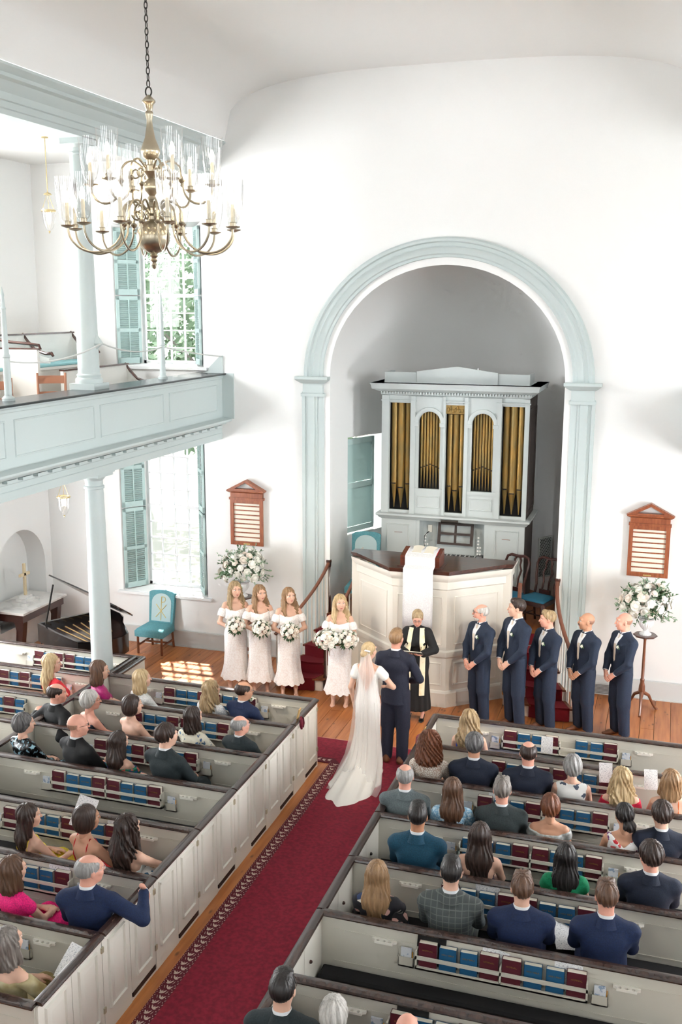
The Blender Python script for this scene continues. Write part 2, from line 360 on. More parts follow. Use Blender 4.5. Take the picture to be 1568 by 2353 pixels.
# vault over the nave, gallery ceilings
m = MB(); prof = []
for i in range(49):
    t = -1+2*i/48; prof.append((3.66*math.copysign(abs(t)**.75, t), 8.585+.945*(1-abs(math.copysign(abs(t)**.75, t))**3.2)**(1/3.2)))
m.loft([[(x, y, z) for x, z in prof] for y in (-19, 0)], False, False); m.loft([[(x, y, z+.15) for x, z in prof] for y in (-19, 0)], False, False)
struct('ceiling', m, WHITE, 60, 'shallow white plaster barrel vault')
for s in (-1, 1):
    m = MB(); m.box((s*7.4 if s < 0 else 4.2, -19, 8.36), (-4.2 if s < 0 else 7.4, 0, 8.5)); struct('ceiling_gallery_'+('organ' if s > 0 else 'piano')+'_side', m, WHITE)
    # entablature along the colonnade
    e = [(4.35, 8.36), (4.35, 8.10), (3.92, 8.10), (3.92, 8.16), (3.90, 8.17), (3.90, 8.24), (3.875, 8.25), (3.875, 8.33), (3.84, 8.36), (3.80, 8.40), (3.78, 8.43), (3.72, 8.45), (3.72, 8.49), (3.67, 8.53), (3.645, 8.545), (3.645, 8.575), (3.72, 8.60), (4.35, 8.60)]
    m = MB(); m.loft([[(s*x, y, z) for x, z in e] for y in (-19, 0)], True, True); struct('trim_%d' % (4 if s < 0 else 5), m, TRIM, 20, 'pale blue-grey moulded cornice beam along the gallery')
# side and rear walls with daylight windows (out of frame), niche in the left wall
def side_wall(s):
    hl = []
    for y in WIN_Y:
        for z, h in ((2.3, 2.5), (6.3, 2.4)): hl.append(rect(y-.75, z-h/2, y+.75, z+h/2))
    if s < 0: hl.append([(-1.63, .45)]+[(-.92+.71*math.cos(a), 1.42+.71*math.sin(a)) for a in [PI-PI*i/20 for i in range(21)]]+[(-.21, .45)])
    m = MB().plate(rect(-19, -.1, 0, 9), hl, YZ(s*7.3, s), .42 if s > 0 else .4)
    o = struct('wall_'+('left' if s < 0 else 'right'), m, WHITE)
    if s < 0: MB().box((-7.72, -1.7, .3), (-7.69, -.15, 2.2)).build('niche_back', WHITE, o)
side_wall(-1); side_wall(1)
m = MB().plate(rect(-7.5, -.1, 7.5, 9.75), [rect(x-.75, 5.2, x+.75, 8.0) for x in (-4.9, -1.7, 1.7, 4.9)], XZ(-18.9, 1), .4); struct('wall_rear', m, WHITE)
# galleries
def gallery(s):
    nm = 'left' if s < 0 else 'right'
    m = MB(); m.box((min(s*7.3, s*4.0), -15.2, 3.95), (max(s*7.3, s*4.0), 0, 4.1)); f = struct('floor_gallery_'+nm, m, M('gallery_floor', (215, 190, 160), .35))
    MB().box((min(s*7.3, s*3.85), -15.2, 3.84), (max(s*7.3, s*3.85), 0, 3.95)).build('soffit', WHITE, f)
    # parapet
    prof = [(3.80, 3.78), (3.80, 3.88), (3.81, 3.89), (3.81, 3.96), (3.80, 3.97), (3.80, 4.02), (3.73, 4.04), (3.70, 4.07), (3.63, 4.085), (3.62, 4.10), (3.62, 4.125), (3.66, 4.14), (3.775, 4.15), (3.78, 4.16), (3.78, 4.79), (3.765, 4.80), (3.76, 4.83), (3.74, 4.84), (3.73, 4.86), (3.95, 4.86), (3.95, 3.78)]
    m = MB(); m.loft([[(s*x, y, z) for x, z in prof] for y in (-15.2, 0)], True, True)
    p = struct('trim_%d' % (6 if s < 0 else 7), m, TRIM, 20, 'pale blue-grey gallery parapet with long panels')
    m = MB(); m.bev((min(s*3.70, s*4.25), -15.2, 4.862), (max(s*3.70, s*4.25), 0, 4.892), .01); m.build('cap_rail', M('black_gallery_rail', (36, 42, 46), .25), p)
    if s < 0:
        for a, b in ((-.24, -1.95), (-2.13, -3.92), (-4.06, -5.80), (-5.97, -7.7)):
            m = MB(); m.panel(min(a, b), 4.27, max(a, b), 4.71, YZ(-3.78, 1), .016, .02, False); m.build('panel', TRIM, p, 20)
        dm = MB().box((0, 0, 0), (.07, .20, .035)).mesh('mutule')
        for i in range(26): link('mutule', dm, TRIM, p, (-3.80, -.35-i*.30, 3.995))
        # end block against the front wall
        m = MB(); m.box((-3.95, -.02, 4.13), (-3.57, 0, 4.89)); m.loft([[(-3.76, 0, 4.89), (-3.76, -.03, 4.89), (-4.1, -.03, 4.89), (-4.1, 0, 4.89)], [(-3.76, 0, 5.18), (-3.76, -.03, 5.18), (-3.80, -.03, 5.18), (-3.80, 0, 5.18)]]); m.build('end_bracket', TRIM, p)
    else:
        pass
gallery(-1); gallery(1)
def column(s, y, name, label):
    x = s*4.09
    m = MB(); m.box((x-.19, y-.19, 0), (x+.19, y+.19, .10)); m.lathe([(.19, .1), (.2, .13), (.19, .17), (.165, .19), (.175, .22), (.155, .25), (.152, .6), (.148, 1.6), (.128, 3.45), (.122, 3.52), (.14, 3.53), (.14, 3.56), (.122, 3.57), (.122, 3.64), (.15, 3.67), (.165, 3.70)], 28, (x, y, 0)); m.box((x-.19, y-.19, 3.70), (x+.19, y+.19, 3.79)); m.box((x-.21, y-.21, 3.74), (x+.21, y+.21, 3.79))
    o = struct(name, m, TRIM, 40, label)
    if s < 0 and y > -6:
        m = MB(); m.box((x-.19, y-.19, 4.89), (x+.19, y+.19, 4.97)); m.lathe([(.18, 4.97), (.185, 5.0), (.18, 5.03), (.155, 5.05), (.165, 5.08), (.145, 5.1), (.142, 5.6), (.12, 7.85), (.115, 7.9), (.13, 7.91), (.13, 7.93), (.115, 7.94), (.115, 7.99), (.15, 8.03)], 28, (x, y, 0)); m.box((x-.17, y-.17, 8.03), (x+.17, y+.17, 8.11))
        m.add([(x+.10, y, 5.38), (x+.22, y-.04, 5.5), (x+.22, y+.04, 5.5), (x+.12, y, 5.66), (x+.10, y+.06, 5.5), (x+.10, y-.06, 5.5)], [(0, 1, 2), (1, 3, 2), (0, 5, 1), (5, 3, 1), (0, 2, 4), (2, 3, 4)])
        struct('column_gallery', m, TRIM, 40, 'round pale blue-grey column standing on the gallery parapet')
column(-1, -3.64, 'column_nave', 'round pale blue-grey column rising from the pews under the gallery')
column(-1, -7.9, 'column_nave', 'pale blue-grey column'); column(1, -3.64, 'column_nave', 'pale blue-grey column'); column(1, -7.9, 'column_nave', 'pale blue-grey column')
# platform and stairs inside/before the arch
PLZ = .90
m = MB(); m.plate([(-1.9, -.1), (-1.25, -.1), (-1.25, -.62), (1.25, -.62), (1.25, -.1), (1.9, -.1), (1.9, 2.9), (-1.9, 2.9)], [], lambda u, v, d: (u, v, PLZ-d), .06); PLAT = struct('floor_platform', m, FLOORW, label='raised wooden platform behind the pulpit')
MB().box((-1.85, .12, 0), (1.85, .15, PLZ-.06)).build('riser', CREAM, PLAT)
# the world outside the windows
m = MB(); m.box((-40, .9, -.6), (30, 60, -.4)); struct('ground', m, M('gravel', (120, 122, 112), .9))
# ================================================================ TREES OUTSIDE
LEAF = M('tree_leaf', (96, 118, 92), .6)
def tree(x, y, h, r, n, label, seed):
    q = random.Random(seed); t = thing('tree', label, 'tree', (x, y, -.5))
    m = MB(); m.tube([(0, 0, 0), (.1, 0, h*.4), (0, .1, h*.8)], [.18, .14, .05], 8)
    for i in range(5):
        a = i*1.3; m.tube([(0, 0, h*(.4+.08*i)), (r*.6*math.cos(a), r*.6*math.sin(a), h*(.6+.07*i))], [.06, .02], 6)
    m.build('trunk', M('bark', (110, 104, 98), .9), t); f = MB()
    for i in range(n):
        a, b = q.uniform(0, 2*PI), q.uniform(-1, 1); rr = r*q.random()**.4; cz = math.sqrt(1-b*b)
        c = Vector((rr*cz*math.cos(a), rr*cz*math.sin(a), h*.72+rr*b*1.2)); u = Vector((q.gauss(0, 1), q.gauss(0, 1), q.gauss(0, 1))).normalized()*.12; w = u.orthogonal().normalized()*.06
        f.add([c-u, c+w, c+u, c-w], [(0, 1, 2, 3)])
    o = f.build('foliage', LEAF, t, 0); o['kind'] = 'stuff'
tree(-7.6, 7.5, 7.5, 2.2, 2600, 'leafy tree seen through the gallery window', 1)
tree(-3.6, 5.2, 3.2, 1.4, 1500, 'low leafy tree outside the lower window', 2)
tree(-12.5, 13, 9, 2.4, 2400, 'taller leafy tree further off outside the shuttered windows', 3)
# ================================================================ CARPET
t = thing('aisle_carpet', 'long red aisle runner with a dark leafy border, widening before the pews', 'carpet', (0, 0, 0))
m = MB(); m.plate([(-.48, -13), (.56, -13), (.56, -3.7), (1.5, -3.7), (1.5, -3.0), (-1.5, -3.0), (-1.5, -3.6), (-.60, -3.6), (-.48, -3.74)], [], lambda u, v, d: (u, v, .012-d), .011); m.build('field', REDC, t)
BORD = M('carpet_border', (92, 22, 36), .95)
m = MB(); m.plate([(-.63, -13), (-.48, -13), (-.48, -3.74), (-.60, -3.6), (-1.5, -3.6), (-1.5, -3.745), (-.63, -3.745)], [], lambda u, v, d: (u, v, .0125-d), .0115); m.plate([(.56, -13), (.71, -13), (.71, -3.7), (.56, -3.7)], [], lambda u, v, d: (u, v, .0125-d), .0115); m.build('border', BORD, t)
m = MB(); q = random.Random(3)
def leaf2(cx, cy, ang, L, w):
    c, s = math.cos(ang), math.sin(ang); pts = [(0, 0), (L*.35, w), (L*.75, w*.7), (L, 0), (L*.75, -w*.7), (L*.35, -w)]
    m.add([(cx+a*c-b*s, cy+a*s+b*c, .0133) for a, b in pts], [(0, 1, 2, 3, 4, 5)])
def motif(cx, cy, rot, k):
    sgn = 1 if k % 2 else -1
    ox, oy = (.022*sgn, 0) if rot > 1 else (0, .022*sgn)
    for da, L, w in ((.62*sgn, .06, .009), (-.5*sgn, .062, .009), (.1*sgn, .05, .006), (1.25*sgn, .03, .006)): leaf2(cx-ox*.6, cy-oy*.6, rot+da, L, w)
    leaf2(cx+ox, cy+oy, rot-.3*sgn, .05, .003)
for i in range(132): motif(-.555, -3.80-i*.07, PI/2, i)
for i in range(8): motif(-.68-i*.07, -3.67, 0, i)
for i in range(132): motif(.635, -3.80-i*.07, PI/2, i)
for xx, st in ((-.492, .03), (-.62, .022), (.572, .03)):
    for i in range(int(9.2/st)): leaf2(xx, -3.74-i*st, PI/2+(.6 if i % 2 else -.6), st*.8, .003)
o = m.build('border_pattern', M('carpet_pattern', (208, 186, 172), .95), t, 0); o['kind'] = 'stuff'
for i in range(1): MB().box((-1.5, -3.0, .004), (1.5, -2.985, .012)).build('bound_edge', M('carpet_pattern2', (196, 150, 140), .95), t)
# ================================================================ PEWS
PY = [-3.87-.8955*k for k in range(9)]
PAGES = M('book_pages', (236, 230, 214), .8); MAROON = M('maroon_book_cloth', (82, 14, 32), .6); BLUE = M('blue_book_cloth', (18, 84, 126), .6); GOLD = M('gold_foil', (150, 116, 60), .5, .5)
def text_mesh(body, size, extr=.0006):
    cu = bpy.data.curves.new('txt', 'FONT'); cu.body = body; cu.size = size; cu.align_x = 'CENTER'; cu.align_y = 'CENTER'; cu.extrude = extr
    o = bpy.data.objects.new('txt', cu); COL.objects.link(o); bpy.context.view_layer.update()
    me = bpy.data.meshes.new_from_object(o.evaluated_get(bpy.context.evaluated_depsgraph_get())); bpy.data.objects.remove(o); bpy.data.curves.remove(cu); return me
TXB = text_mesh('HOLY BIBLE', .019); TXH = text_mesh('HYMNAL', .022)
def book_proto(kind):
    w, h, d = (.152, .216, .056) if kind == 'h' else (.142, .200, .050)
    cm = MB(); cm.box((-w/2, -d/2, 0), (w/2, -d/2+.004, h)); cm.box((-w/2, d/2-.004, 0), (w/2, d/2, h)); cm.box((-w/2, -d/2, 0), (-w/2+.004, d/2, h))
    pg = MB().box((-w/2+.004, -d/2+.004, .003), (w/2-.004, d/2-.004, h-.0015))
    return cm.mesh('cover'), pg.mesh('pages'), (MAROON if kind == 'h' else BLUE), (TXH if kind == 'h' else TXB), w, h, d
BK = {k: book_proto(k) for k in 'hb'}
def book(kind, loc, label, lean=0):
    cm, pg, mat, tx, w, h, d = BK[kind]
    t = thing('hymnal' if kind == 'h' else 'bible', label, 'book', loc, 0, 'books in the pew racks'); t.rotation_euler = (-.03, 0, lean)
    link('cover', cm, mat, t); link('pages', pg, PAGES, t); link('lettering', tx, GOLD, t, (0, -d/2-.0004, h*.72), (PI/2, 0, 0)); return t
PAPER = M('white_card', (240, 240, 238), .7); CARD2 = M('printed_card', (222, 226, 232), .7, col2=(150, 170, 196), scale=22, lo=.55, hi=.6)
WOODP = M('pencil_yellow', (215, 150, 50), .5)
def fit_rack(x0, x1, y, pat, where, par, full=True):
    """book rack, card pockets and cup holders on the rear of a partition at y"""
    r = MB(); yb = y-.018; yf = yb-.085
    r.box((x0, yf, .635), (x1, yb, .65)); r.box((x0, yf, .725), (x1, yf+.012, .757)); r.box((x0, yf, .635), (x1, yf+.012, .665))
    for u in (x0, (x0+x1)/2, x1-.014): r.box((u, yf, .635), (u+.014, yb, .80))
    r.build('book_rack', PEWIN, par)
    n = len(pat)//2; k = 0
    for bay in range(2):
        bx0 = x0+.014 if bay == 0 else (x0+x1)/2+.014; bw = (x1-x0)/2-.02; st = bw/n; 
        for i, ch in enumerate(pat[bay*n:bay*n+n]):
            if ch == '.': continue
            k += 1
            book('h' if ch == 'h' else 'b', (bx0+st*(i+.5)+rnd.uniform(-.006, .006), yb-.040+rnd.uniform(-.004, .004), .652), ('maroon hymnal' if ch == 'h' else 'blue bible')+', %s in %s' % (ORD[k-1], where), rnd.uniform(-.03, .03))
    if not full: return
    for sx, cx in ((-1, x0-.09), (1, x1+.09)):
        c = MB(); c.box((cx-.065, yb-.035, .60), (cx+.065, yb, .612)); c.box((cx-.065, yb-.035, .60), (cx+.065, yb-.03, .69)); c.box((cx-.065, yb-.035, .60), (cx-.06, yb, .69)); c.box((cx+.06, yb-.035, .60), (cx+.065, yb, .69)); c.build('card_pocket', PEWIN, par)
        c = MB(); c.box((cx-.045, yb-.022, .615), (cx+.045, yb-.006, .765)); c.build('pew_cards', CARD2, par)
        MB().tube([(cx+.052, yb-.018, .615), (cx+.054, yb-.018, .735)], .004, 6).build('pencil', WOODP, par)
    for cx in (x0-.28, x1+.29):
        h = MB(); n = 12; hole = [[(cx+o+.014*math.cos(2*PI*i/n), yb-.035+.014*math.sin(2*PI*i/n)) for i in range(n)] for o in (-.05, 0, .05)]
        h.plate([(cx-.105, yb), (cx-.105, yb-.02), (cx-.08, yb-.03), (cx-.078, yb-.052), (cx+.078, yb-.052), (cx+.08, yb-.03), (cx+.105, yb-.02), (cx+.105, yb)], hole, lambda u, v, d: (u, v, .80-d), .022)
        h.build('cup_holder', CREAM, par)
def rail(m, x0, x1, y):
    pr = [(-.042, 0), (-.045, .012), (-.038, .026), (-.015, .032), (.015, .032), (.038, .026), (.045, .012), (.042, 0)]
    m.loft([[(x, y+a, .915+b) for a, b in pr] for x in (x0, x1)], True, True)
def railY(m, x, y0, y1):
    pr = [(-.042, 0), (-.045, .012), (-.038, .026), (-.015, .032), (.015, .032), (.038, .026), (.045, .012), (.042, 0)]
    m.loft([[(x+a, y, .918+b) for a, b in pr] for y in (y0, y1)], True, True)
DOORH = M('brass_hinge', (196, 186, 160), .45, .5)
def partition(par, x0, x1, y):
    m = MB(); m.box((x0, y-.016, .0), (x1, y+.016, .915)); 
    for z in (.80, .50): m.box((x0+.12, y-.021, z), (x1-.12, y-.016, z+.008))
    m.build('backrest', PEWIN, par); m = MB(); rail(m, x0, x1, y); m.build('cap_rail', RAILM, par)
def aisle_side(par, s, xa, y0, y1, first):
    """door then fixed panel along the aisle from y0 (front) to y1"""
    w = (y0-y1)/2
    for kind, a in (('door', y0), ('side_panel', y0-w)):
        b = a-w; g = .004; x = xa; m = MB(); zb = .085 if kind == 'door' else .0
        m.box((min(x, x-s*-.026) , b+g, zb), (max(x, x+s*.026), a-g, .915))
        m.panel(b+.085, .20, a-.085, .85, YZ(x, -s), .022, .035, True)
        o = m.build(kind, CREAM, par, 25)
        MB().box((min(x+s*.004, x+s*.03), b, 0.0), (max(x+s*.004, x+s*.03), a, .03)).build('threshold', CREAM, par)
        if kind == 'door':
            MB().box((min(x-s*.003, x+s*.02), b+.02, .035), (max(x-s*.003, x+s*.02), a-.02, .082)).build('gap_shade_strip', M('gap_shade_brown', (44, 24, 22), .6), par)  # dark brown strip added under the door, standing in for shade in the gap
            for z in (.22, .78): MB().box((min(x-s*.012, x), a-.018, z), (max(x-s*.012, x), a+.014, z+.05)).build('hinge', DOORH, o)
            if s > 0: MB().sphere((x+s*.034, (a+b)/2-.09, .66), .016, 10, 6).build('knob', MAHOG, o)
    m = MB(); railY(m, xa+s*.013, y0, y1+.02); m.build('side_rail', RAILM, par)
def seat(par, x0, x1, y, cush=True):
    MB().box((x0, y+.016, .40), (x1, y+.44, .43)).build('seat', PEWIN, par)
    MB().bev((x0+.01, y+.03, .43), (x1-.01, y+.435, .475), .015).build('cushion', BLACKC, par)
def kneeler(par, x0, x1, y):
    MB().bev((x0+.02, y-.20, .02), (x1-.02, y-.03, .47), .02).build('kneeler', BLACKC, par)
ORDP = ['frontmost', 'second', 'third', 'fourth', 'fifth', 'sixth', 'seventh', 'eighth', 'ninth']
PAT = {('L', 0): 'hbbhhbbh', ('L', 1): 'hbbhhbbh', ('L', 2): 'hhbhhbbh', ('L', 3): 'hbbhhbbh', ('L', 4): 'hhbbhbbh', ('L', 5): 'hbbhhbbh', ('L', 6): 'hbbhhbbh', ('R', 0): 'hbbh.bbh', ('R', 1): 'hbbhhbbh', ('R', 2): 'hbbhhbbh', ('R', 3): 'bbbhhbbh', ('R', 4): 'hbbhhbbh', ('R', 5): 'hbbhhbbh', ('R', 6): 'hbbhhbbh', ('R', 7): 'hbbhhbbh'}
for side, s, xa, xe, rx in (('L', -1, -.762, -3.86, (-2.97, -1.58)), ('R', 1, .821, 4.15, (1.69, 3.08))):
    x0, x1 = min(xa, xe), max(xa, xe); nm = 'left of the aisle' if s < 0 else 'right of the aisle'
    for k in range(9 if s > 0 else 8):
        t = thing('box_pew', ('%s cream box pew with dark cap rail, %s' % (ORDP[k-1], nm)) if k else 'cream front partition with dark cap rail before the pews %s' % nm, 'pew', (0, 0, 0), 0, 'box pews of the nave')
        partition(t, x0+.02, x1-.02, PY[k])
        if k: seat(t, x0+.03, x1-.01, PY[k]); aisle_side(t, s, xa, PY[k-1], PY[k], k == 1)
        else:
            m = MB(); m.box((min(xa, xa+s*.03), PY[0]-.016, 0), (max(xa, xa+s*.03), PY[0]+.02, .915)); m.build('corner_post', CREAM, t)
        if (side, k) in PAT: fit_rack(rx[0], rx[1], PY[k], PAT[(side, k)], 'the %s book rack %s' % (ORDP[k], nm), t); kneeler(t, x0+.03, x1-.03, PY[k])
# side block of pews beyond the column
SY = [-3.12, -3.98, -4.84, -5.70, -6.56, -7.42]
for k, y in enumerate(SY):
    t = thing('box_pew', '%s cream side pew with dark cap rail beyond the nave column' % ORDP[k], 'pew', (0, 0, 0), 0, 'side pews under the gallery')
    partition(t, -7.25, -3.89 if k else -3.71, y)
    if k:
        seat(t, -7.2, -3.9, y); m = MB(); m.box((-3.875, y, 0), (-3.845, SY[k-1], .915)); m.build('end_panel', PEWIN, t); m = MB(); railY(m, -3.86, y, SY[k-1]-.0); m.build('side_rail', RAILM, t)
    else:
        m = MB(); m.box((-3.735, -3.85, 0), (-3.705, y, .915)); m.build('end_panel', PEWIN, t); m = MB(); railY(m, -3.72, -3.86, y); m.build('side_rail', RAILM, t)
    if k < 4: fit_rack(-5.55, -4.5, y, 'hbhhbb' if k == 0 else 'hbhbhb', 'the %s book rack beyond the column' % ORDP[k], t, k < 2)
# small reserved plaques with ribbon on the front pew ends
for s, xa in ((-1, -.76), (1, .82)):
    t = thing('reserved_marker', 'small wooden marker with dark red ribbon on the %s pew end' % ('bridesmaids side' if s < 0 else 'groomsmen side'), 'marker', (xa+s*.02, PY[1]+.22 if s < 0 else PY[1]+.15, .95))
    T = Matrix.Rotation(.25, 4, 'Y'); MB().box((-.006, -.035, 0), (.006, .035, .13), T).build('plaque', M('light_wood', (200, 165, 110), .5), t)
    m = MB()
    for q_ in (-1, 1): m.tube([(-s*.045, 0, .03), (-s*.06, q_*.03, .0), (-s*.062, q_*.045, -.07), (-s*.064, q_*.03, -.13)], [.006, .02, .022, .012], 6, True, .3)
    m.build('ribbon', M('dark_red_ribbon', (110, 14, 40), .6), t)
# ================================================================ PULPIT
def offs(poly, d):    # offset open polyline outwards (to -y side / sides) in plan
    out = []
    for i, p in enumerate(poly):
        a = Vector(poly[max(i-1, 0)]); b = Vector(poly[min(i+1, len(poly)-1)]); p = Vector(p)
        n1 = (p-a) if i > 0 else (b-p); n2 = (b-p) if i < len(poly)-1 else n1
        def nn(v): return Vector((v.y, -v.x)).normalized()
        m = nn(n1)+nn(n2); m = m/m.length; k = d/max(.4, m.dot(nn(n1))); out.append(tuple(p+m*k))
    return out
PB = [(-1.20, -.02), (-1.20, -.66), (-.42, -1.34), (.42, -1.34), (1.20, -.66), (1.20, -.02)]
t = thing('pulpit', 'tall cream panelled pulpit with five sides and polished mahogany top', 'pulpit', (0, 0, 0))
def ringp(poly, z): return [(x, y, z) for x, y in poly]
m = MB(); lv = [(.03, 0), (.03, .22), (.015, .25), (0, .26), (0, .78), (.03, .80), (.035, .84), (.03, .88), (0, .90), (0, 1.84), (.025, 1.86), (.025, 1.97), (.05, 2.0), (.075, 2.04), (.085, 2.09)]
m.loft([ringp(offs(PB, d), z) for d, z in lv], False, False); m.build('body', CREAM, t, 25)
def wall_panels(a, b, spans, name):
    a = Vector((a[0], a[1], 0)); b = Vector((b[0], b[1], 0)); L = (b-a).length; u = (b-a)/L; n = Vector((u.y, -u.x, 0))
    fn = lambda p, v, d: tuple(a+u*p+n*(d+.001)+Vector((0, 0, v)))
    for (p0, p1, z0, z1) in spans:
        q = MB(); q.panel(p0*L, z0, p1*L, z1, fn, .014, .05, True); q.build(name, CREAM, t, 20)
for i in (1, 3): wall_panels(PB[i], PB[i+1], [(.12, .86, .98, 1.74), (.12, .86, .34, .70)], 'panel')
wall_panels(PB[2], PB[3], [(.08, .34, .98, 1.74), (.38, .62, .98, 1.74), (.66, .92, .98, 1.74), (.08, .34, .34, .70), (.38, .62, .34, .70), (.66, .92, .34, .70)], 'panel')
for s in (-1, 1):
    q = MB(); q.box((s*1.2-.07, -.70, 0), (s*1.2+.07, -.52, 2.06)); q.box((s*1.2-.085, -.72, 0), (s*1.2+.085, -.5, .25)); q.build('corner_pilaster', CREAM, t)
top = [(-1.30, -.42), (-1.30, -.66), (-1.19, -.70), (-.46, -1.43), (.46, -1.43), (1.19, -.70), (1.30, -.66), (1.30, -.42)]
m = MB(); m.plate(top, [], lambda u, v, d: (u, v, 2.15-d), .03); m.plate([(x*.985, y*.985-.003) for x, y in top], [], lambda u, v, d: (u, v, 2.12-d), .03); m.build('top', MAHOG, t, 20)
t = thing('lectern_box', 'sloped mahogany lectern box standing on the pulpit top', 'lectern', (0, 0, 2.15))
m = MB(); m.loft([[(-.36, -1.33, z0), (.32, -1.33, z0), (.32, -.92, z1), (-.36, -.92, z1)] for z0, z1 in ((0, 0), (.015, .015))]); m.build('foot', MAHOG, t); m = MB(); m.loft([[(-.32, -1.30, 0.015), (.28, -1.30, .015), (.28, -.96, .015), (-.32, -.96, .015)], [(-.32, -1.30, .17), (.28, -1.30, .17), (.28, -.96, .24), (-.32, -.96, .24)]]); m.build('case', M('red_mahogany', (112, 50, 30), .28, col2=(84, 36, 22), scale=4, stretch=(1, 6, 6), coat=.4), t)
# open bible
t = thing('open_bible', 'large open bible with red page edges on the lectern box', 'book', (.0, -1.12, 2.365)); t.rotation_euler = (.2, 0, 0); t.scale = (.8, .8, .8)
m = MB()
for s in (-1, 1):
    rings = []
    for i in range(9):
        u = i/8; z = .035*math.sin(PI*min(1, u*1.1))**.6*(1-.35*u)+.012
        rings.append([(s*.27*u, -.16, 0.004), (s*.27*u, .16, .004), (s*.27*u, .16, z), (s*.27*u, -.16, z)])
    m.loft(rings)
m.build('pages', PAGES, t); MB().box((-.285, -.17, -.006), (.285, .17, .004)).build('cover', M('red_leather', (176, 26, 34), .4), t)
# microphone
t = thing('gooseneck_microphone', 'thin black gooseneck microphone on the lectern', 'microphone', (-.02, -1.0, 2.38)); BLK = M('black_plastic', (16, 16, 18), .4)
MB().tube([(0, 0, 0), (-.01, 0, .1), (0, -.02, .2), (.05, -.06, .26)], .005, 8).build('neck', BLK, t); MB().tube([(.05, -.06, .26), (.085, -.085, .285)], [.009, .008], 8).build('head', BLK, t); MB().lathe([(.03, 0), (.03, .012), (.006, .016)], 12).build('base', BLK, t)
# white paraments
m = MB(); rows_ = [(-1.0, 2.405), (-1.15, 2.385), (-1.30, 2.345), (-1.345, 2.32), (-1.35, 2.2), (-1.455, 2.165), (-1.462, 2.12), (-1.462, 1.8), (-1.455, 1.5), (-1.45, 1.17)]
m.loft([[(-.235+.46*j/12+.002*math.sin(i*2+j), y-.004*math.sin(j*1.1+i*.3), z) for j in range(13)] for i, (y, z) in enumerate(rows_)], False, False)
o = m.build('pulpit_cloth', M('white_brocade', (240, 240, 240), .8, col2=(226, 226, 228), scale=60, kind='voronoi', lo=.2, hi=.5, bump=.3), None); tag(o, 'white brocade cloth hanging down the front of the pulpit', 'cloth')
sm = o.modifiers.new('thickness', 'SOLIDIFY'); sm.thickness = .004
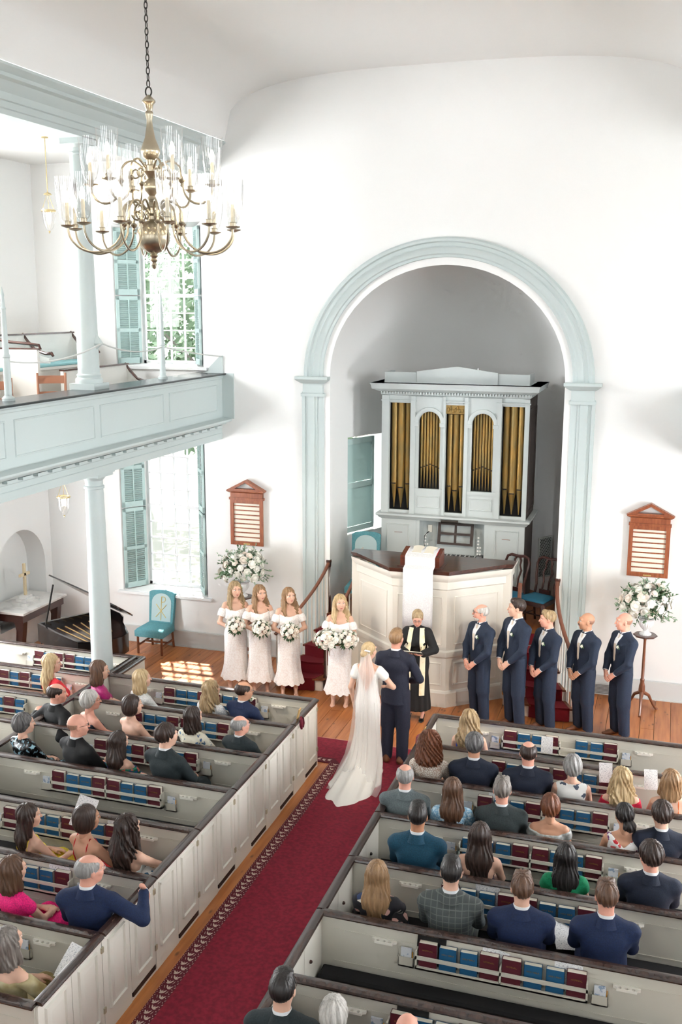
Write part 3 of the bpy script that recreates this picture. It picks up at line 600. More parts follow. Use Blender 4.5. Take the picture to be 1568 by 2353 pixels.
# ================================================================ STAIRS
def stairs(s):
    nm = 'bridesmaids side' if s < 0 else 'groomsmen side'
    t = thing('pulpit_stairs', 'curved pulpit stairs carpeted in dark red on the %s' % nm, 'stairs', (0, 0, 0))
    def inner(k): return Vector((s*(1.34+.24*k**1.7), -.08-1.22*k, 0))
    def outer(k): return Vector((s*(1.90+.46*k**1.7), .0-1.30*k, 0))
    n = 5
    for i in range(n):
        k1 = (n-i)/n; z = PLZ*(i+1)/(n+0.0)-.0
        z = PLZ*(i+1)/n
        if i == n-1: continue
        k0 = (n-i-1)/n-.02; q = MB(); pts = [inner(k1), (inner(k1)+outer(k1))/2+Vector((0, -.05, 0)), outer(k1), outer(k0), inner(k0)]
        q.plate([(p.x, p.y) for p in pts], [], lambda u, v, d: (u, v, z-d), z); q.build('step', CREAM, t)
        q = MB(); e = .03
        q.plate([(p.x+(0 if j in (1,) else (s*-.02 if j in (2, 3) else -s*.03))*1, p.y-(e if j < 3 else 0)) for j, p in enumerate(pts)], [], lambda u, v, d: (u, v, z+.028-d), .028); q.build('tread', OAK, t)
        def mix(a, b, f): return a*(1-f)+b*f
        c0, c1, c2, c3 = mix(inner(k1), outer(k1), .14), mix(inner(k1), outer(k1), .9), mix(inner(k0), outer(k0), .9), mix(inner(k0), outer(k0), .14); cm = mix(c0, c1, .5)+Vector((0, -.05, 0))
        q = MB(); fr = [Vector((0, -.045, 0))]*3
        poly = [c0+fr[0], cm+fr[0], c1+fr[0], c2, c3]; q.plate([(p.x, p.y) for p in poly], [], lambda u, v, d: (u, v, z+.036-d), .03)
        q.plate([(p.x, p.y) for p in (c0+fr[0], cm+fr[0], c1+fr[0], c1+Vector((0, -.005, 0)), cm+Vector((0, -.005, 0)), c0+Vector((0, -.005, 0)))], [], lambda u, v, d: (u, v, z+.03-d), PLZ/n+.02 if i else z+.02)
        q.build('stair_carpet', M('stair_carpet', (118, 14, 28), .95, bump=.3, bscale=200), t)
    q = MB(); q.box((min(s*1.3, s*1.88), -.12, PLZ-.18), (max(s*1.3, s*1.88), -.085, PLZ)); q.build('riser', M('stair_carpet', (0, 0, 0)), t)
    for nm_, fn, kk in (('outer', outer, (1.0, 0.0)), ('inner', inner, (.92, .05))):
        h = lambda k: PLZ*(1-k)+.86-.0*k
        N_ = 24; path = []
        for i in range(N_+1):
            k = kk[0]+(kk[1]-kk[0])*i/N_; p = fn(k); path.append((p.x, p.y, h(k)))
        if nm_ == 'inner': path[0] = (path[0][0], path[0][1]-.0, path[0][2]); path.insert(0, (path[0][0]+s*.03, path[0][1]-.06, path[0][2]-.03))
        q = MB(); q.tube(path, .032, 10, True, .75); q.build('handrail', M('handrail_wood', (112, 62, 40), .3, coat=.4), t)
        bm_ = MB().lathe([(.0135, 0), (.0135, 1)], 8).mesh('baluster')
        nb = 13 if nm_ == 'outer' else 8
        for i in range(nb):
            k = kk[0]-.02+(kk[1]-kk[0])*i/(nb-.4); p = fn(k); st = math.ceil((1-k)*n-1e-6); zb = min(PLZ, PLZ*max(0, math.floor((1-k)*n+.999))/n)
            link('baluster', bm_, CREAM, t, (p.x, p.y, zb), None, (1, 1, h(k)-zb))
        if nm_ == 'outer':
            p = fn(0); q = MB(); q.lathe([(.035, PLZ), (.035, PLZ+.25), (.026, PLZ+.3), (.022, PLZ+.6), (.03, PLZ+.78), (.04, PLZ+.80), (.045, PLZ+.86), (.05, PLZ+.88), (.045, PLZ+.91)], 12, (p.x, p.y+.02, 0)); q.build('newel_post', MAHOG, t)
        else:
            p = fn(kk[0]); q = MB(); q.lathe([(.03, .02), (.03, .2), (.02, .25), (.018, .8), (.03, .86), (.045, .9), (.04, .94), (.0, .95)], 12, (p.x, p.y-.03, 0)); q.build('newel_post', MAHOG, t)
stairs(-1); stairs(1)
# ================================================================ ORGAN
def organ():
    t = thing('pipe_organ', 'grey painted pipe organ with five bays of gilded pipes in the apse', 'organ', (0, 0, 0)); Y = .93
    oval = lambda u0, u1, z0, zs: [(u0, z0)]+arc((u0+u1)/2, zs, (u1-u0)/2, (u1-u0)/2, PI, 0, 14)+[(u1, z0)]
    bays = [('A', -1.115, -.75, 2.56, 4.40), ('B', -.605, -.235, 2.95, 4.08), ('C', -.14, .17, 2.56, 4.385), ('D', .30, .66, 2.95, 4.08), ('E', .80, 1.165, 2.56, 4.39)]
    hl = [rect(a, z0, b, z1) if n in 'ACE' else oval(a, b, z0, z1) for n, a, b, z0, z1 in bays]
    m = MB(); m.plate(rect(-1.23, 2.45, 1.23, 4.52), hl, XZ(Y, -1), .05); m.build('facade', TRIM2, t)
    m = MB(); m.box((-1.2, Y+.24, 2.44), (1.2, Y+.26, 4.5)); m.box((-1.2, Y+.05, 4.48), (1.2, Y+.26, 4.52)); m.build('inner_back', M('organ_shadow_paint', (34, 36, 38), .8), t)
    for s in (-1, 1):
        m = MB(); m.box((min(s*1.23, s*1.19), Y+.05, PLZ), (max(s*1.23, s*1.19), Y+1.05, 4.52)); m.panel(Y+.15, 2.6, Y+.95, 4.35, YZ(s*1.23, s), .02, .03, False); m.build('side_panel', M('organ_side_dark', (70, 58, 54), .55) if s > 0 else TRIM2, t)  # right side panel coloured darker and browner than the left
    # projecting stiles that divide the bays
    for a, b, z0, z1 in ((-1.245, -1.12, 2.5, 4.52), (-.745, -.66, 2.5, 4.52), (-.18, -.145, 2.5, 4.52), (.175, .235, 2.5, 4.52), (.715, .795, 2.5, 4.52), (1.17, 1.245, 2.5, 4.52)):
        MB().box((a, Y-.03, z0), (b, Y, z1)).build('stile', TRIM2, t)
    for a, b in ((-1.26, -.65), (-.19, .245), (.705, 1.26)): MB().box((a, Y-.045, 4.43), (b, Y, 4.45)).build('frieze_moulding', TRIM2, t)
    for n, a, b, z0, z1 in bays:
        if n in 'BD':
            m = MB(); r0 = (b-a)/2; cx = (a+b)/2; pr = [(r0+.005, 0), (r0+.005, .02), (r0+.04, .035), (r0+.07, .03), (r0+.075, 0)]
            m.loft([[(cx+r*math.cos(PI-PI*i/20), Y-d, z1+r*math.sin(PI*i/20)) for r, d in pr] for i in range(21)], False, False); m.build('arch_moulding', TRIM2, t)
            for u in (a-.04, b+.04): MB().box((u-.045, Y-.04, z1-.06), (u+.045, Y, z1)).build('impost', TRIM2, t); 
            m = MB(); m.box((a-.06, Y-.02, z0-.06), (b+.06, Y, z0)); m.panel(a-.01, 2.62, b+.01, z0-.12, XZ(Y, 1), .014, .01, False); m.build('lower_panel', TRIM2, t)
    # pipes
    GP = M('gilded_pipe', (168, 130, 66), .42, .45, col2=(140, 120, 74), scale=5, stretch=(3, 3, .7)); GD = M('pipe_mouth', (30, 22, 12), .7)
    for n, a, b, z0, z1 in bays:
        k = 3 if n in 'ACE' else 7; w = (b-a)/k
        for i in range(k):
            u = a+w*(i+.5); e = abs(i-(k-1)/2)/((k-1)/2)
            r = w*.46*(1.12 if (k == 3 and i == 1) else .96); foot = .42-(0 if i != 1 else .08) if k == 3 else .32+.10*(1-e)*0+.06*(1-e)
            if k == 3: foot = .40 if i != 1 else .33
            ztop = z1+.08 if n in 'AE' else (z1-.16 if n == 'C' else z1+(b-a)/2); zb = z0+.015 if k == 3 else z0
            p = MB(); p.lathe([(r*.12, zb), (r*.9, zb+foot), (r*.97, zb+foot+.01), (r, zb+foot+.03), (r, ztop)], 16, (u, Y+.12, 0)); q = p.build('pipe', GP, t)
            mo = MB(); mo.box((u-r*.7, Y+.12-r*1.02, zb+foot+.02), (u+r*.7, Y+.12-r*.5, zb+foot+.04)); mo.build('mouth', GD, q)
            lp = MB(); lp.plate([(u-r*.7, zb+foot+.045), (u+r*.7, zb+foot+.045), (u, zb+foot+.045+r*2.6)], [], lambda x_, v, d: (x_, Y+.12-r*1.0+d-.004*(1 if abs(x_-u) < r*.2 else 0)+(r*.28 if abs(x_-u) > r*.5 else 0), v), .006); lp.build('upper_lip', GP, q)
    m = MB(); m.box((-.14, Y+.0, 4.24), (.17, Y+.04, 4.385)); 
    for i in range(7): m.sphere((-.10+.038*i, Y-.004, 4.31+.03*math.sin(i*2)), (.02, .012, .035), 8, 5)
    m.build('carved_panel', GP, t)
    # main cornice with breaks, dentils, attic
    cor = [(.0, 4.52), (.03, 4.54), (.035, 4.585), (.10, 4.61), (.16, 4.64), (.17, 4.70), (.19, 4.735), (.0, 4.735)]
    m = MB(); xa, yb = 1.235, Y+1.05
    m.loft([[(-xa-d, yb, z), (-xa-d, Y-d, z), (xa+d, Y-d, z), (xa+d, yb, z)] for d, z in cor], False, False)
    for a, b in ((-.65, -.19), (.245, .705)): m.box((a, Y-.03, 4.52), (b, Y, 4.52+.001))
    m.box((-1.42, Y-.185, 4.725), (1.42, yb, 4.735)); m.build('cornice', TRIM2, t, 25)
    dm = MB().box((0, 0, 0), (.024, .03, .035)).mesh('dentil')
    for i in range(52): link('dentil', dm, TRIM2, t, (-1.255+i*.0485, Y-.065, 4.555))
    m = MB()
    m.plate([(-.66, 4.735), (.70, 4.735), (.70, 4.93), (.02, 5.02), (-.66, 4.93)], [], XZ(Y+.02, -1), .03); m.build('pediment', TRIM2, t)
    for s in (-1, 1):
        m = MB(); m.box((min(s*.67, s*1.22), Y+.04, 4.735), (max(s*.67, s*1.22), Y+.07, 4.91)); m.box((min(s*1.19, s*1.22), Y+.07, 4.735), (max(s*1.19, s*1.22), Y+.62, 4.91)); m.build('attic_board', TRIM2, t)
    # impost ledge and lower case
    m = MB(); led = [(0, 2.40), (.03, 2.42), (.05, 2.45), (.08, 2.47), (.08, 2.50), (0, 2.51)]
    m.loft([[(-1.24-d, yb, z), (-1.24-d, Y-.03-d, z), (1.24+d, Y-.03-d, z), (1.24+d, yb, z)] for d, z in led], False, False); m.build('ledge', TRIM2, t, 25)
    for s in (-1, 1):
        m = MB(); m.box((min(s*.62, s*1.235), Y-.02, PLZ), (max(s*.62, s*1.235), Y+.03, 2.41)); m.panel(min(s*.74, s*1.14), 1.2, max(s*.74, s*1.14), 2.32, XZ(Y-.02, 1), .016, .02, False); m.build('lower_case', TRIM2, t)
        MB().box((min(s*.56, s*.62), Y-.01, PLZ), (max(s*.56, s*.62), Y+.3, 2.41)).build('console_jamb', TRIM2, t)
        m = MB(); m.tube([(s*.86, Y-.024, 2.17), (s*1.0, Y-.026, 2.165)], .004, 6); m.build('scuff', OAK, t)
    MB().box((-.56, Y+.28, PLZ), (.56, Y+.31, 2.41)).build('console_back', TRIM2, t)
    MB().box((-.34, Y+.265, 1.7), (-.32, Y+.29, 2.41)).build('console_stile', TRIM2, t); MB().box((.34, Y+.265, 1.7), (.36, Y+.29, 2.41)).build('console_stile', TRIM2, t)
    # music desk
    T = Matrix.Translation((.03, Y+.20, 2.15)) @ Matrix.Rotation(-.2, 4, 'X')
    m = MB(); m.plate(rect(-.31, -.19, .31, .19), [rect(-.26, -.15, -.02, -.02), rect(.02, -.15, .26, -.02), rect(-.26, .02, -.02, .15), rect(.02, .02, .26, .15)], lambda u, v, d: tuple(T @ Vector((u, -d, v))), .02); m.build('music_desk', M('dark_walnut', (52, 36, 30), .45), t)
    MB().box((-.52, Y-.06, 1.72), (.52, Y+.28, 1.78)).build('key_slip', TRIM2, t)
    MB().box((-.40, Y-.02, 1.78), (.44, Y+.12, 1.80)).build('white_keys', PAPER, t)
    m = MB()
    for i in range(36):
        if i % 7 not in (2, 6): m.box((-.39+i*.0228, Y+.04, 1.80), (-.39+i*.0228+.012, Y+.12, 1.812))
    o = m.build('black_keys', BLK, t); o['kind'] = 'stuff'
    km = MB().lathe([(.008, 0), (.008, .03), (.016, .032), (.016, .045), (.0, .047)], 10).mesh('stop_knob')
    for s in (-1, 1):
        MB().box((s*.47-.05, Y+.06, 1.78), (s*.47+.05, Y+.2, 1.82)).build('stop_jamb', M('stop_jamb', (110, 110, 112), .5), t)
        for i in range(6):
            for j in range(1 if i > 2 else 2):
                link('stop_knob', km, PAPER, t, (s*.46+(.04*j-.02), Y+.12+i*.01, 1.84+i*.055), (PI/2*.8, 0, 0))
    m = MB(); m.tube([(-.17, Y-.06, 2.42), (.12, Y-.06, 2.42)], .035, 10); m.build('music_lamp', M('dark_bronze', (50, 44, 40), .4, .5), t)
    MB().box((-.47, Y+.26, 2.14), (-.40, Y+.28, 2.27)).build('switch_plate', CREAM, t)
organ()
# return-air grille on the apse wall
t = thing('wall_grille', 'dark lattice wall grille behind the second carved chair', 'grille', (1.50, 1.62, 1.75), .95)
m = MB(); m.plate(rect(-.17, -.36, .17, .36), [rect(-.145, -.335, .145, .335)], lambda u, v, d: (u, -d, v), .02); m.build('frame', M('grille_paint', (150, 154, 152), .6), t)
m = MB()
for i in range(-9, 18):
    for sg in (1, -1):
        x0, z0 = -.14, -.33+i*.06; pts = []
        for k in range(2): x = -.14+.28*k; z = z0+sg*(.42*k)-(0 if sg > 0 else -.42*0); pts.append((x, z))
        a, b = pts
        if max(a[1], b[1]) < -.3 or min(a[1], b[1]) > .3: continue
        zc = lambda z: max(-.33, min(.33, z))
        def at(z): f = (z-a[1])/(b[1]-a[1]); return a[0]+(b[0]-a[0])*f
        za, zb = zc(a[1]), zc(b[1]); m.tube([(at(za), -.008, za), (at(zb), -.008, zb)], .005, 4)
o = m.build('lattice', M('grille_paint', (0, 0, 0)), t); MB().box((-.15, .0, -.34), (.15, .004, .34)).build('backing', DARK, t)
# floor register in the baseboard
t = thing('floor_register', 'white louvred register in the baseboard behind the groomsmen', 'vent', (2.75, -.06, .1)); MB().box((-.22, 0, -.09), (.22, .01, .09)).build('frame', M('register_paint', (200, 202, 200), .5), t)
for i in range(7): MB().box((-.2, -.008, -.075+i*.022), (.2, 0, -.065+i*.022)).build('louvre', M('register_dark', (120, 122, 120), .6), t)
# ================================================================ CHAIRS
TEAL = M('teal_upholstery', (92, 150, 158), .8, col2=(80, 138, 148), scale=40); TEALP = M('pale_embroidery', (178, 200, 202), .85); GOLDT = M('gold_thread', (216, 196, 130), .7)
def scurve(p, q, b, n=8): return [tuple(Vector(p).lerp(Vector(q), i/n)+Vector(b)*math.sin(2*PI*i/n)) for i in range(n+1)]
def back_poly(w, h, crest): return [(-w/2*.92, 0), (w/2*.92, 0), (w/2, h-.05)]+[(w/2-w*i/12, h-.05+.05*crest*(math.sin(PI*i/12)**.5)+(.0 if crest else 0)) for i in range(1, 12)]+[(-w/2, h-.05)]
def uphol_chair(name, label, loc, rz, emblem, sh=.44, bh=.62):
    t = thing(name, label, 'chair', loc, rz); w = .54
    for x, y, b in ((-.23, -.22, 0), (.23, -.22, 0), (-.21, .22, 1), (.21, .22, 1)):
        m = MB(); m.tube([(x, y+(.05 if b else 0), 0), (x, y, sh-.1)], .024, 4); m.build('leg', OAK, t)
    m = MB(); m.box((-.22, -.01, .15), (.22, .015, .18)); m.box((-.235, -.2, .14), (-.215, .22, .17)); m.box((.215, -.2, .14), (.235, .22, .17)); m.build('stretcher', OAK, t)
    m = MB(); m.loft([[(-w/2, -.26, sh-.12), (w/2, -.26, sh-.12), (w/2*.93, .24, sh-.12), (-w/2*.93, .24, sh-.12)], [(-w/2, -.26, sh-.02), (w/2, -.26, sh-.02), (w/2*.93, .24, sh-.02), (-w/2*.93, .24, sh-.02)], [(-w/2*.9, -.22, sh+.015), (w/2*.9, -.22, sh+.015), (w/2*.85, .22, sh+.015), (-w/2*.85, .22, sh+.015)]]); m.build('seat', TEAL, t, 60)
    T = Matrix.Translation((0, .20, sh-.02)) @ Matrix.Rotation(-.16, 4, 'X')
    m = MB(); m.plate(back_poly(.50, bh, 1), [], lambda u, v, d: tuple(T @ Vector((u, -.0+d, v))), .075); m.build('backrest', TEAL, t)
    arch_ = [(-.19, .06), (.19, .06), (.19, bh-.22)]+arc(0, bh-.22, .19, .16, 0, PI, 14)[1:]
    m = MB(); m.plate(arch_, [], lambda u, v, d: tuple(T @ Vector((u, -.006+d, v))), .008); m.build('back_panel', TEALP, t)
    m = MB()
    def st(pts, r=.007): m.tube([tuple(T @ Vector((u, -.010, v))) for u, v in pts], r, 5)
    if emblem == 'chi_rho':
        st([(0, .08), (0, bh-.12)]); st([(-.10, .13), (.10, .36)]); st([(.10, .13), (-.10, .36)]); st([(0, bh-.12), (.06, bh-.12), (.08, bh-.16), (.06, bh-.21), (0, bh-.22)])
    else:
        st([(-.10, .34), (.10, .34)]); st([(-.12, .30), (.12, .30)])
        for u in (-.05, 0, .05): st([(u*.6, .34), (u*1.1, .40), (u, .46), (u*.8, .50)])
    m.build('emblem', GOLDT, t)
uphol_chair('upholstered_chair', 'teal upholstered chair with gold chi-rho emblem below the window', (-5.0, -.38, 0), .0, 'chi_rho')
uphol_chair('upholstered_chair', 'tall teal chair with embroidered flames beside the organ behind the pulpit', (-1.40, .35, PLZ), .12, 'flames', .46, .86)
def qa_chair(label, loc, rz):
    t = thing('queen_anne_chair', label, 'chair', loc, rz, 'carved mahogany chairs on the platform'); DM = M('dark_mahogany', (62, 28, 22), .3, coat=.4)
    m = MB(); m.loft([[(-.27, -.24, z), (.27, -.24, z), (.22, .22, z), (-.22, .22, z)] for z in (.38, .45)]); m.build('seat_rail', DM, t)
    m = MB(); m.loft([[(-.25*k, -.22*k, z), (.25*k, -.22*k, z), (.20*k, .20*k, z), (-.20*k, .20*k, z)] for k, z in ((1, .44), (1, .465), (.8, .495), (.3, .505))]); m.build('seat_pad', M('blue_seat_cloth', (30, 96, 122), .85), t, 60)
    for s in (-1, 1):
        m = MB(); m.tube([(s*.24, -.22, .42), (s*.27, -.25, .33), (s*.25, -.22, .15), (s*.26, -.25, .04), (s*.27, -.27, 0)], [.045, .045, .022, .018, .035], 8); m.build('leg', DM, t)
        m = MB(); m.tube([(s*.20, .21, .42), (s*.20, .27, 0)], .02, 6); m.build('leg', DM, t)
        m = MB(); m.tube([(s*.19, .21, .45), (s*.17, .23, .62), (s*.20, .27, .80), (s*.215, .31, .95), (s*.19, .33, 1.03), (s*.12, .335, 1.06), (0, .335, 1.045)], [.022, .02, .02, .022, .022, .024, .026], 8); m.build('back_post', DM, t)
        m = MB(); m.tube([(s*.03, .335, 1.04), (s*.06, .325, .98), (s*.05, .31, .90), (s*.085, .29, .82), (s*.05, .26, .68), (s*.055, .23, .56), (s*.06, .215, .47)], [.02, .018, .014, .018, .016, .014, .02], 8); m.build('splat', DM, t)
    MB().box((-.10, .20, .45), (.10, .235, .55)).build('splat_shoe', DM, t)
    m = MB(); m.tube([(-.24, -.2, .16), (-.2, .25, .16)], .012, 6); m.tube([(.24, -.2, .16), (.2, .25, .16)], .012, 6); m.tube([(-.22, .02, .16), (.22, .02, .16)], .012, 6); m.build('stretcher', DM, t)
qa_chair('dark carved chair with blue seat close behind the pulpit corner', (1.06, .42, PLZ), -.35)
qa_chair('dark carved chair with blue seat at the top of the stairs', (1.55, .38, PLZ), -.45)
# small round white stool by the stairs
t = thing('round_step_post', 'small round white post with wooden top at the foot of the stairs', 'post', (1.33, -.92, 0)); MB().lathe([(.09, 0), (.09, .17), (.0, .17)], 16).build('drum', CREAM, t); MB().lathe([(.11, .17), (.11, .2), (0, .2)], 16).build('top', M('light_oak_top', (196, 140, 80), .4), t)
# ================================================================ PIANO
def piano():
    t = thing('grand_piano', 'black grand piano with raised lid behind the side pews', 'piano', (-5.25, -2.05, 0), -.54); PB_ = M('piano_black', (12, 10, 11), .12, coat=.6); PBR = M('piano_brown', (52, 34, 28), .25, coat=.4)
    out = [(x_*.75, y_*.9) for x_, y_ in [(-.75, -.72), (.10, -.72)]+[(.10+1.0*math.sin(a*PI/2)*.98, -.72+.08*a) for a in (.35, .7)]+[(1.18, -.50), (1.27, -.25), (1.24, .05), (1.08, .25), (.75, .36), (.35, .48), (0, .66), (-.3, .72), (-.75, .72)]]
    m = MB(); m.plate(out, [[(x*.95, y*.94) for x, y in out]], lambda u, v, d: (u, v, .98-d), .30); m.build('rim', PB_, t)
    m = MB(); m.plate([(x*.96, y*.95) for x, y in out], [], lambda u, v, d: (u, v, .83-d), .1); m.build('soundboard', PBR, t)
    m = MB(); 
    for i in range(8): m.tube([(-.42, -.52+i*.14, .88), (.72-i*.06, -.42+i*.09, .88)], .01, 5)
    m.build('iron_frame', M('gold_frame', (150, 120, 70), .45, .4), t)
    for x, y in ((-.45, -.5), (-.45, .5), (.75, -.1)): q = MB(); q.lathe([(.05, 0), (.035, .1), (.06, .6), (.07, .72)], 10, (x, y, 0)); q.build('leg', PB_, t)
    # lid hinged on the far (+y) side, rising toward -y
    T = Matrix.Translation((0, .70, .99)) @ Matrix.Rotation(-.60, 4, 'X') @ Matrix.Translation((0, -.70, 0))
    q = MB(); q.plate(out, [], lambda u, v, d: tuple(T @ Vector((u, v, d))), .025)
    T2 = Matrix.Translation((-5.78, -2.25, 0))
    return t, out, PB_
_t, _out, _PB = piano()
# lid: hinge along the straight spine facing the room's left, raised toward the niche
m = MB(); hx = .0
T = Matrix.Translation((0, .65, .99)) @ Matrix.Rotation(-.61, 4, 'X') @ Matrix.Translation((0, -.65, 0))
m.plate(_out, [], lambda u, v, d: tuple(T @ Vector((u, v, d))), .022); m.build('lid', _PB, _t)
MB().tube([(-.40, -.58, .98), (-.40, -.42, 1.62)], .014, 6).build('lid_prop', _PB, _t)
MB().box((-.585, -.6, .62), (-.57, .6, .98)).build('fall_board', _PB, _t)
# ================================================================ ALTAR TABLE AND CROSS
MARB = M('white_marble', (236, 234, 230), .25, col2=(206, 204, 202), scale=5, lo=.5, hi=.7)
t = thing('marble_table', 'mahogany console table with white marble top in the niche', 'table', (-7.27, -.92, 0)); DM = M('dark_mahogany', (62, 28, 22))
MB().bev((-.38, -.66, .80), (.42, .66, .845), .006).build('top', MARB, t); MB().box((-.34, -.62, .66), (.37, .62, .80)).build('apron', DM, t)
for y in (-.52, .52): m = MB(); m.loft([[(a-.06*0, y-.06, z), (a+b, y-.06, z), (a+b, y+.06, z), (a, y+.06, z)] for a, b, z in ((.16, .19, .66), (.20, .13, .5), (.18, .12, .3), (.12, .16, .12), (.10, .22, 0))]); m.build('leg', DM, t, 60)
t = thing('altar_cross', 'pale wooden cross on stepped white marble base', 'cross', (-7.2, -1.0, .845)); m = MB(); m.box((-.15, -.20, 0), (.15, .20, .05)); m.box((-.11, -.15, .05), (.11, .15, .10)); m.box((-.075, -.10, .10), (.075, .10, .15)); m.build('base', MARB, t)
m = MB(); m.box((-.018, -.025, .15), (.018, .025, .72)); m.build('upright', M('pale_wood', (214, 196, 160), .5), t); MB().box((-.018, -.14, .50), (.018, .14, .55)).build('crossbar', M('pale_wood', (0, 0, 0)), t)
# ================================================================ HYMN BOARDS
def hymn_board(x, label):
    t = thing('hymn_board', label, 'hymn board', (x, -.05, 0), 0, 'hymn boards on the front wall'); HW = M('hymn_wood', (160, 92, 58), .35, col2=(132, 70, 44), scale=5, stretch=(6, 6, 1))
    m = MB(); m.box((-.285, 0, 1.985), (.285, .045, 2.75)); m.build('back', M('board_cream', (238, 232, 216), .7), t)
    m = MB(); 
    m.plate(rect(-.30, 1.97, .30, 2.76), [rect(-.24, 2.035, .24, 2.70)], XZ(0, 1), .03); m.build('frame', HW, t)
    for i in range(8): MB().box((-.24, -.014, 2.10+i*.0775), (.24, 0, 2.118+i*.0775)).build('number_rail', HW, t)
    m = MB(); m.box((-.31, -.05, 2.76), (.31, .04, 2.80)); m.box((-.29, -.035, 2.80), (.29, .04, 2.88)); m.loft([[(-a, .04, z), (-a, -b, z), (a, -b, z), (a, .04, z)] for a, b, z in ((.30, .04, 2.88), (.34, .09, 2.91), (.34, .09, 2.925), (.30, .05, 2.93))]); m.build('entablature', HW, t)
    m = MB(); m.plate([(-.35, 2.925), (.35, 2.925), (0, 3.11)], [[(-.20, 2.955), (.20, 2.955), (0, 3.062)]], XZ(.04, 1), .12); m.build('pediment', HW, t)
    m = MB(); m.plate([(-.21, 2.95), (.21, 2.95), (0, 3.07)], [], XZ(.03, 1), .01); m.build('tympanum', WHITE, t)
    MB().box((-.06, -.034, 1.985), (.06, -.03, 2.005)).build('name_plate', M('brass_plate', (200, 180, 120), .4, .6), t)
hymn_board(-3.35, 'wooden hymn board beside the shuttered window'); hymn_board(3.235, 'wooden hymn board above the flowers on the groomsmen side')
# ================================================================ LANTERNS
def lantern(x, y, z, ztop, label):
    t = thing('hanging_lantern', label, 'lantern', (x, y, z), 0, 'hanging glass lanterns'); BR = M('pale_brass', (214, 196, 150), .3, .8)
    m = MB(); m.lathe([(.01, -.17), (.05, -.13), (.085, -.05), (.095, .05), (.10, .12), (.115, .15)], 18, cap=False); m.build('glass_bell', glass_thin('clear_glass', fac=.3), t)
    MB().lathe([(.0, -.2), (.012, -.19), (.008, -.175), (.02, -.165), (.0, -.16)], 10).build('finial', BR, t); m = MB(); m.lathe([(.10, .11), (.106, .115), (.106, .13), (.10, .135)], 18, cap=False); m.lathe([(.06, .34), (.05, .36), (.01, .38)], 12)
    for i in range(3): a = i*2.094; m.tube([(.1*math.cos(a), .1*math.sin(a), .12), (.05*math.cos(a), .05*math.sin(a), .25), (.0, 0, .38)], .004, 5)
    m.build('brass_fittings', BR, t); m = MB(); m.tube([(0, 0, .38), (0, 0, ztop-z)], .007, 6); m.lathe([(.05, ztop-z-.02), (.05, ztop-z)], 12); m.build('chain', BR, t)
    m = MB()
    for i in range(3): a = i*2.094; m.lathe([(.008, -.02), (.008, .04), (.014, .055), (.01, .08), (.001, .1)], 8, (.03*math.cos(a), .03*math.sin(a), 0))
    m.build('candle_bulbs', M('warm_bulb', (255, 232, 190), .5, emit=18), t)
lantern(-5.35, -2.48, 3.0, 3.84, 'glass bell lantern hanging under the gallery'); lantern(-5.35, -2.48, 7.22, 8.36, 'glass bell lantern hanging above the gallery seats')
# ================================================================ GALLERY FURNITURE
def gal_pew(label, x, y0, y1, z, arms, cush=True):
    t = thing('gallery_pew', label, 'pew', (0, 0, 0), 0, 'white pews in the gallery'); GW = M('gallery_white', (238, 236, 230), .5)
    MB().box((x-.30, y0, z+.40), (x+.16, y1, z+.44)).build('seat', GW, t); MB().box((x-.28, y0, z), (x-.25+.36, y1, z+.40)).build('seat_base', GW, t); MB().box((x-.36, y0, z), (x-.31, y1, z+.92)).build('backrest', GW, t); m = MB(); m.box((x-.38, y0, z+.92), (x-.29, y1, z+.945)); m.build('top_rail', MAHOG, t)
    if cush: MB().bev((x-.29, y0+.01, z+.44), (x+.17, y1-.01, z+.49), .015).build('cushion', M('gallery_cushion', (150, 200, 204), .8), t)
    for y in arms:
        m = MB(); m.plate([(x-.34, z+.44), (x+.12, z+.44), (x+.12, z+.56), (x-.1, z+.62), (x-.25, z+.78), (x-.34, z+.92)], [], lambda u, v, d: (u, y+d, v), .04); m.build('arm_panel', GW, t)
        m = MB(); m.tube([(x-.35, y+.02, z+.945), (x-.26, y+.02, z+.83), (x-.12, y+.02, z+.69), (x+.05, y+.02, z+.64), (x+.16, y+.02, z+.645), (x+.19, y+.02, z+.60)], [.02, .022, .024, .026, .03, .02], 8); m.build('arm_rest', MAHOG, t)
gal_pew('long white pew with curved dark arms under the gallery window', -5.95, -4.6, -.55, 4.62, (-1.95, -.60))
gal_pew('white gallery pew nearer the parapet', -5.05, -2.3, -.35, 4.10, (-.40,), False)
t = thing('gallery_end_panel', 'white gallery pew end with dark scroll top', 'pew end', (-5.55, -3.15, 4.1)); MB().box((-.35, -.03, 0), (.35, .03, 1.28)).build('panel', M('gallery_white', (0, 0, 0)), t); MB().tube([(-.34, 0, 1.42), (-.1, 0, 1.38), (.2, 0, 1.36), (.37, 0, 1.34), (.39, 0, 1.28)], .022, 8).build('scroll', MAHOG, t); MB().box((-.36, -.035, 1.28), (.38, .035, 1.30)).build('moulding', MAHOG, t)
MB_ = MB().box((-6.3, -4.6, 4.1), (-5.5, -.5, 4.62)); o = MB_.build('floor_gallery_riser', M('gallery_floor', (0, 0, 0)), None); o['kind'] = 'structure'
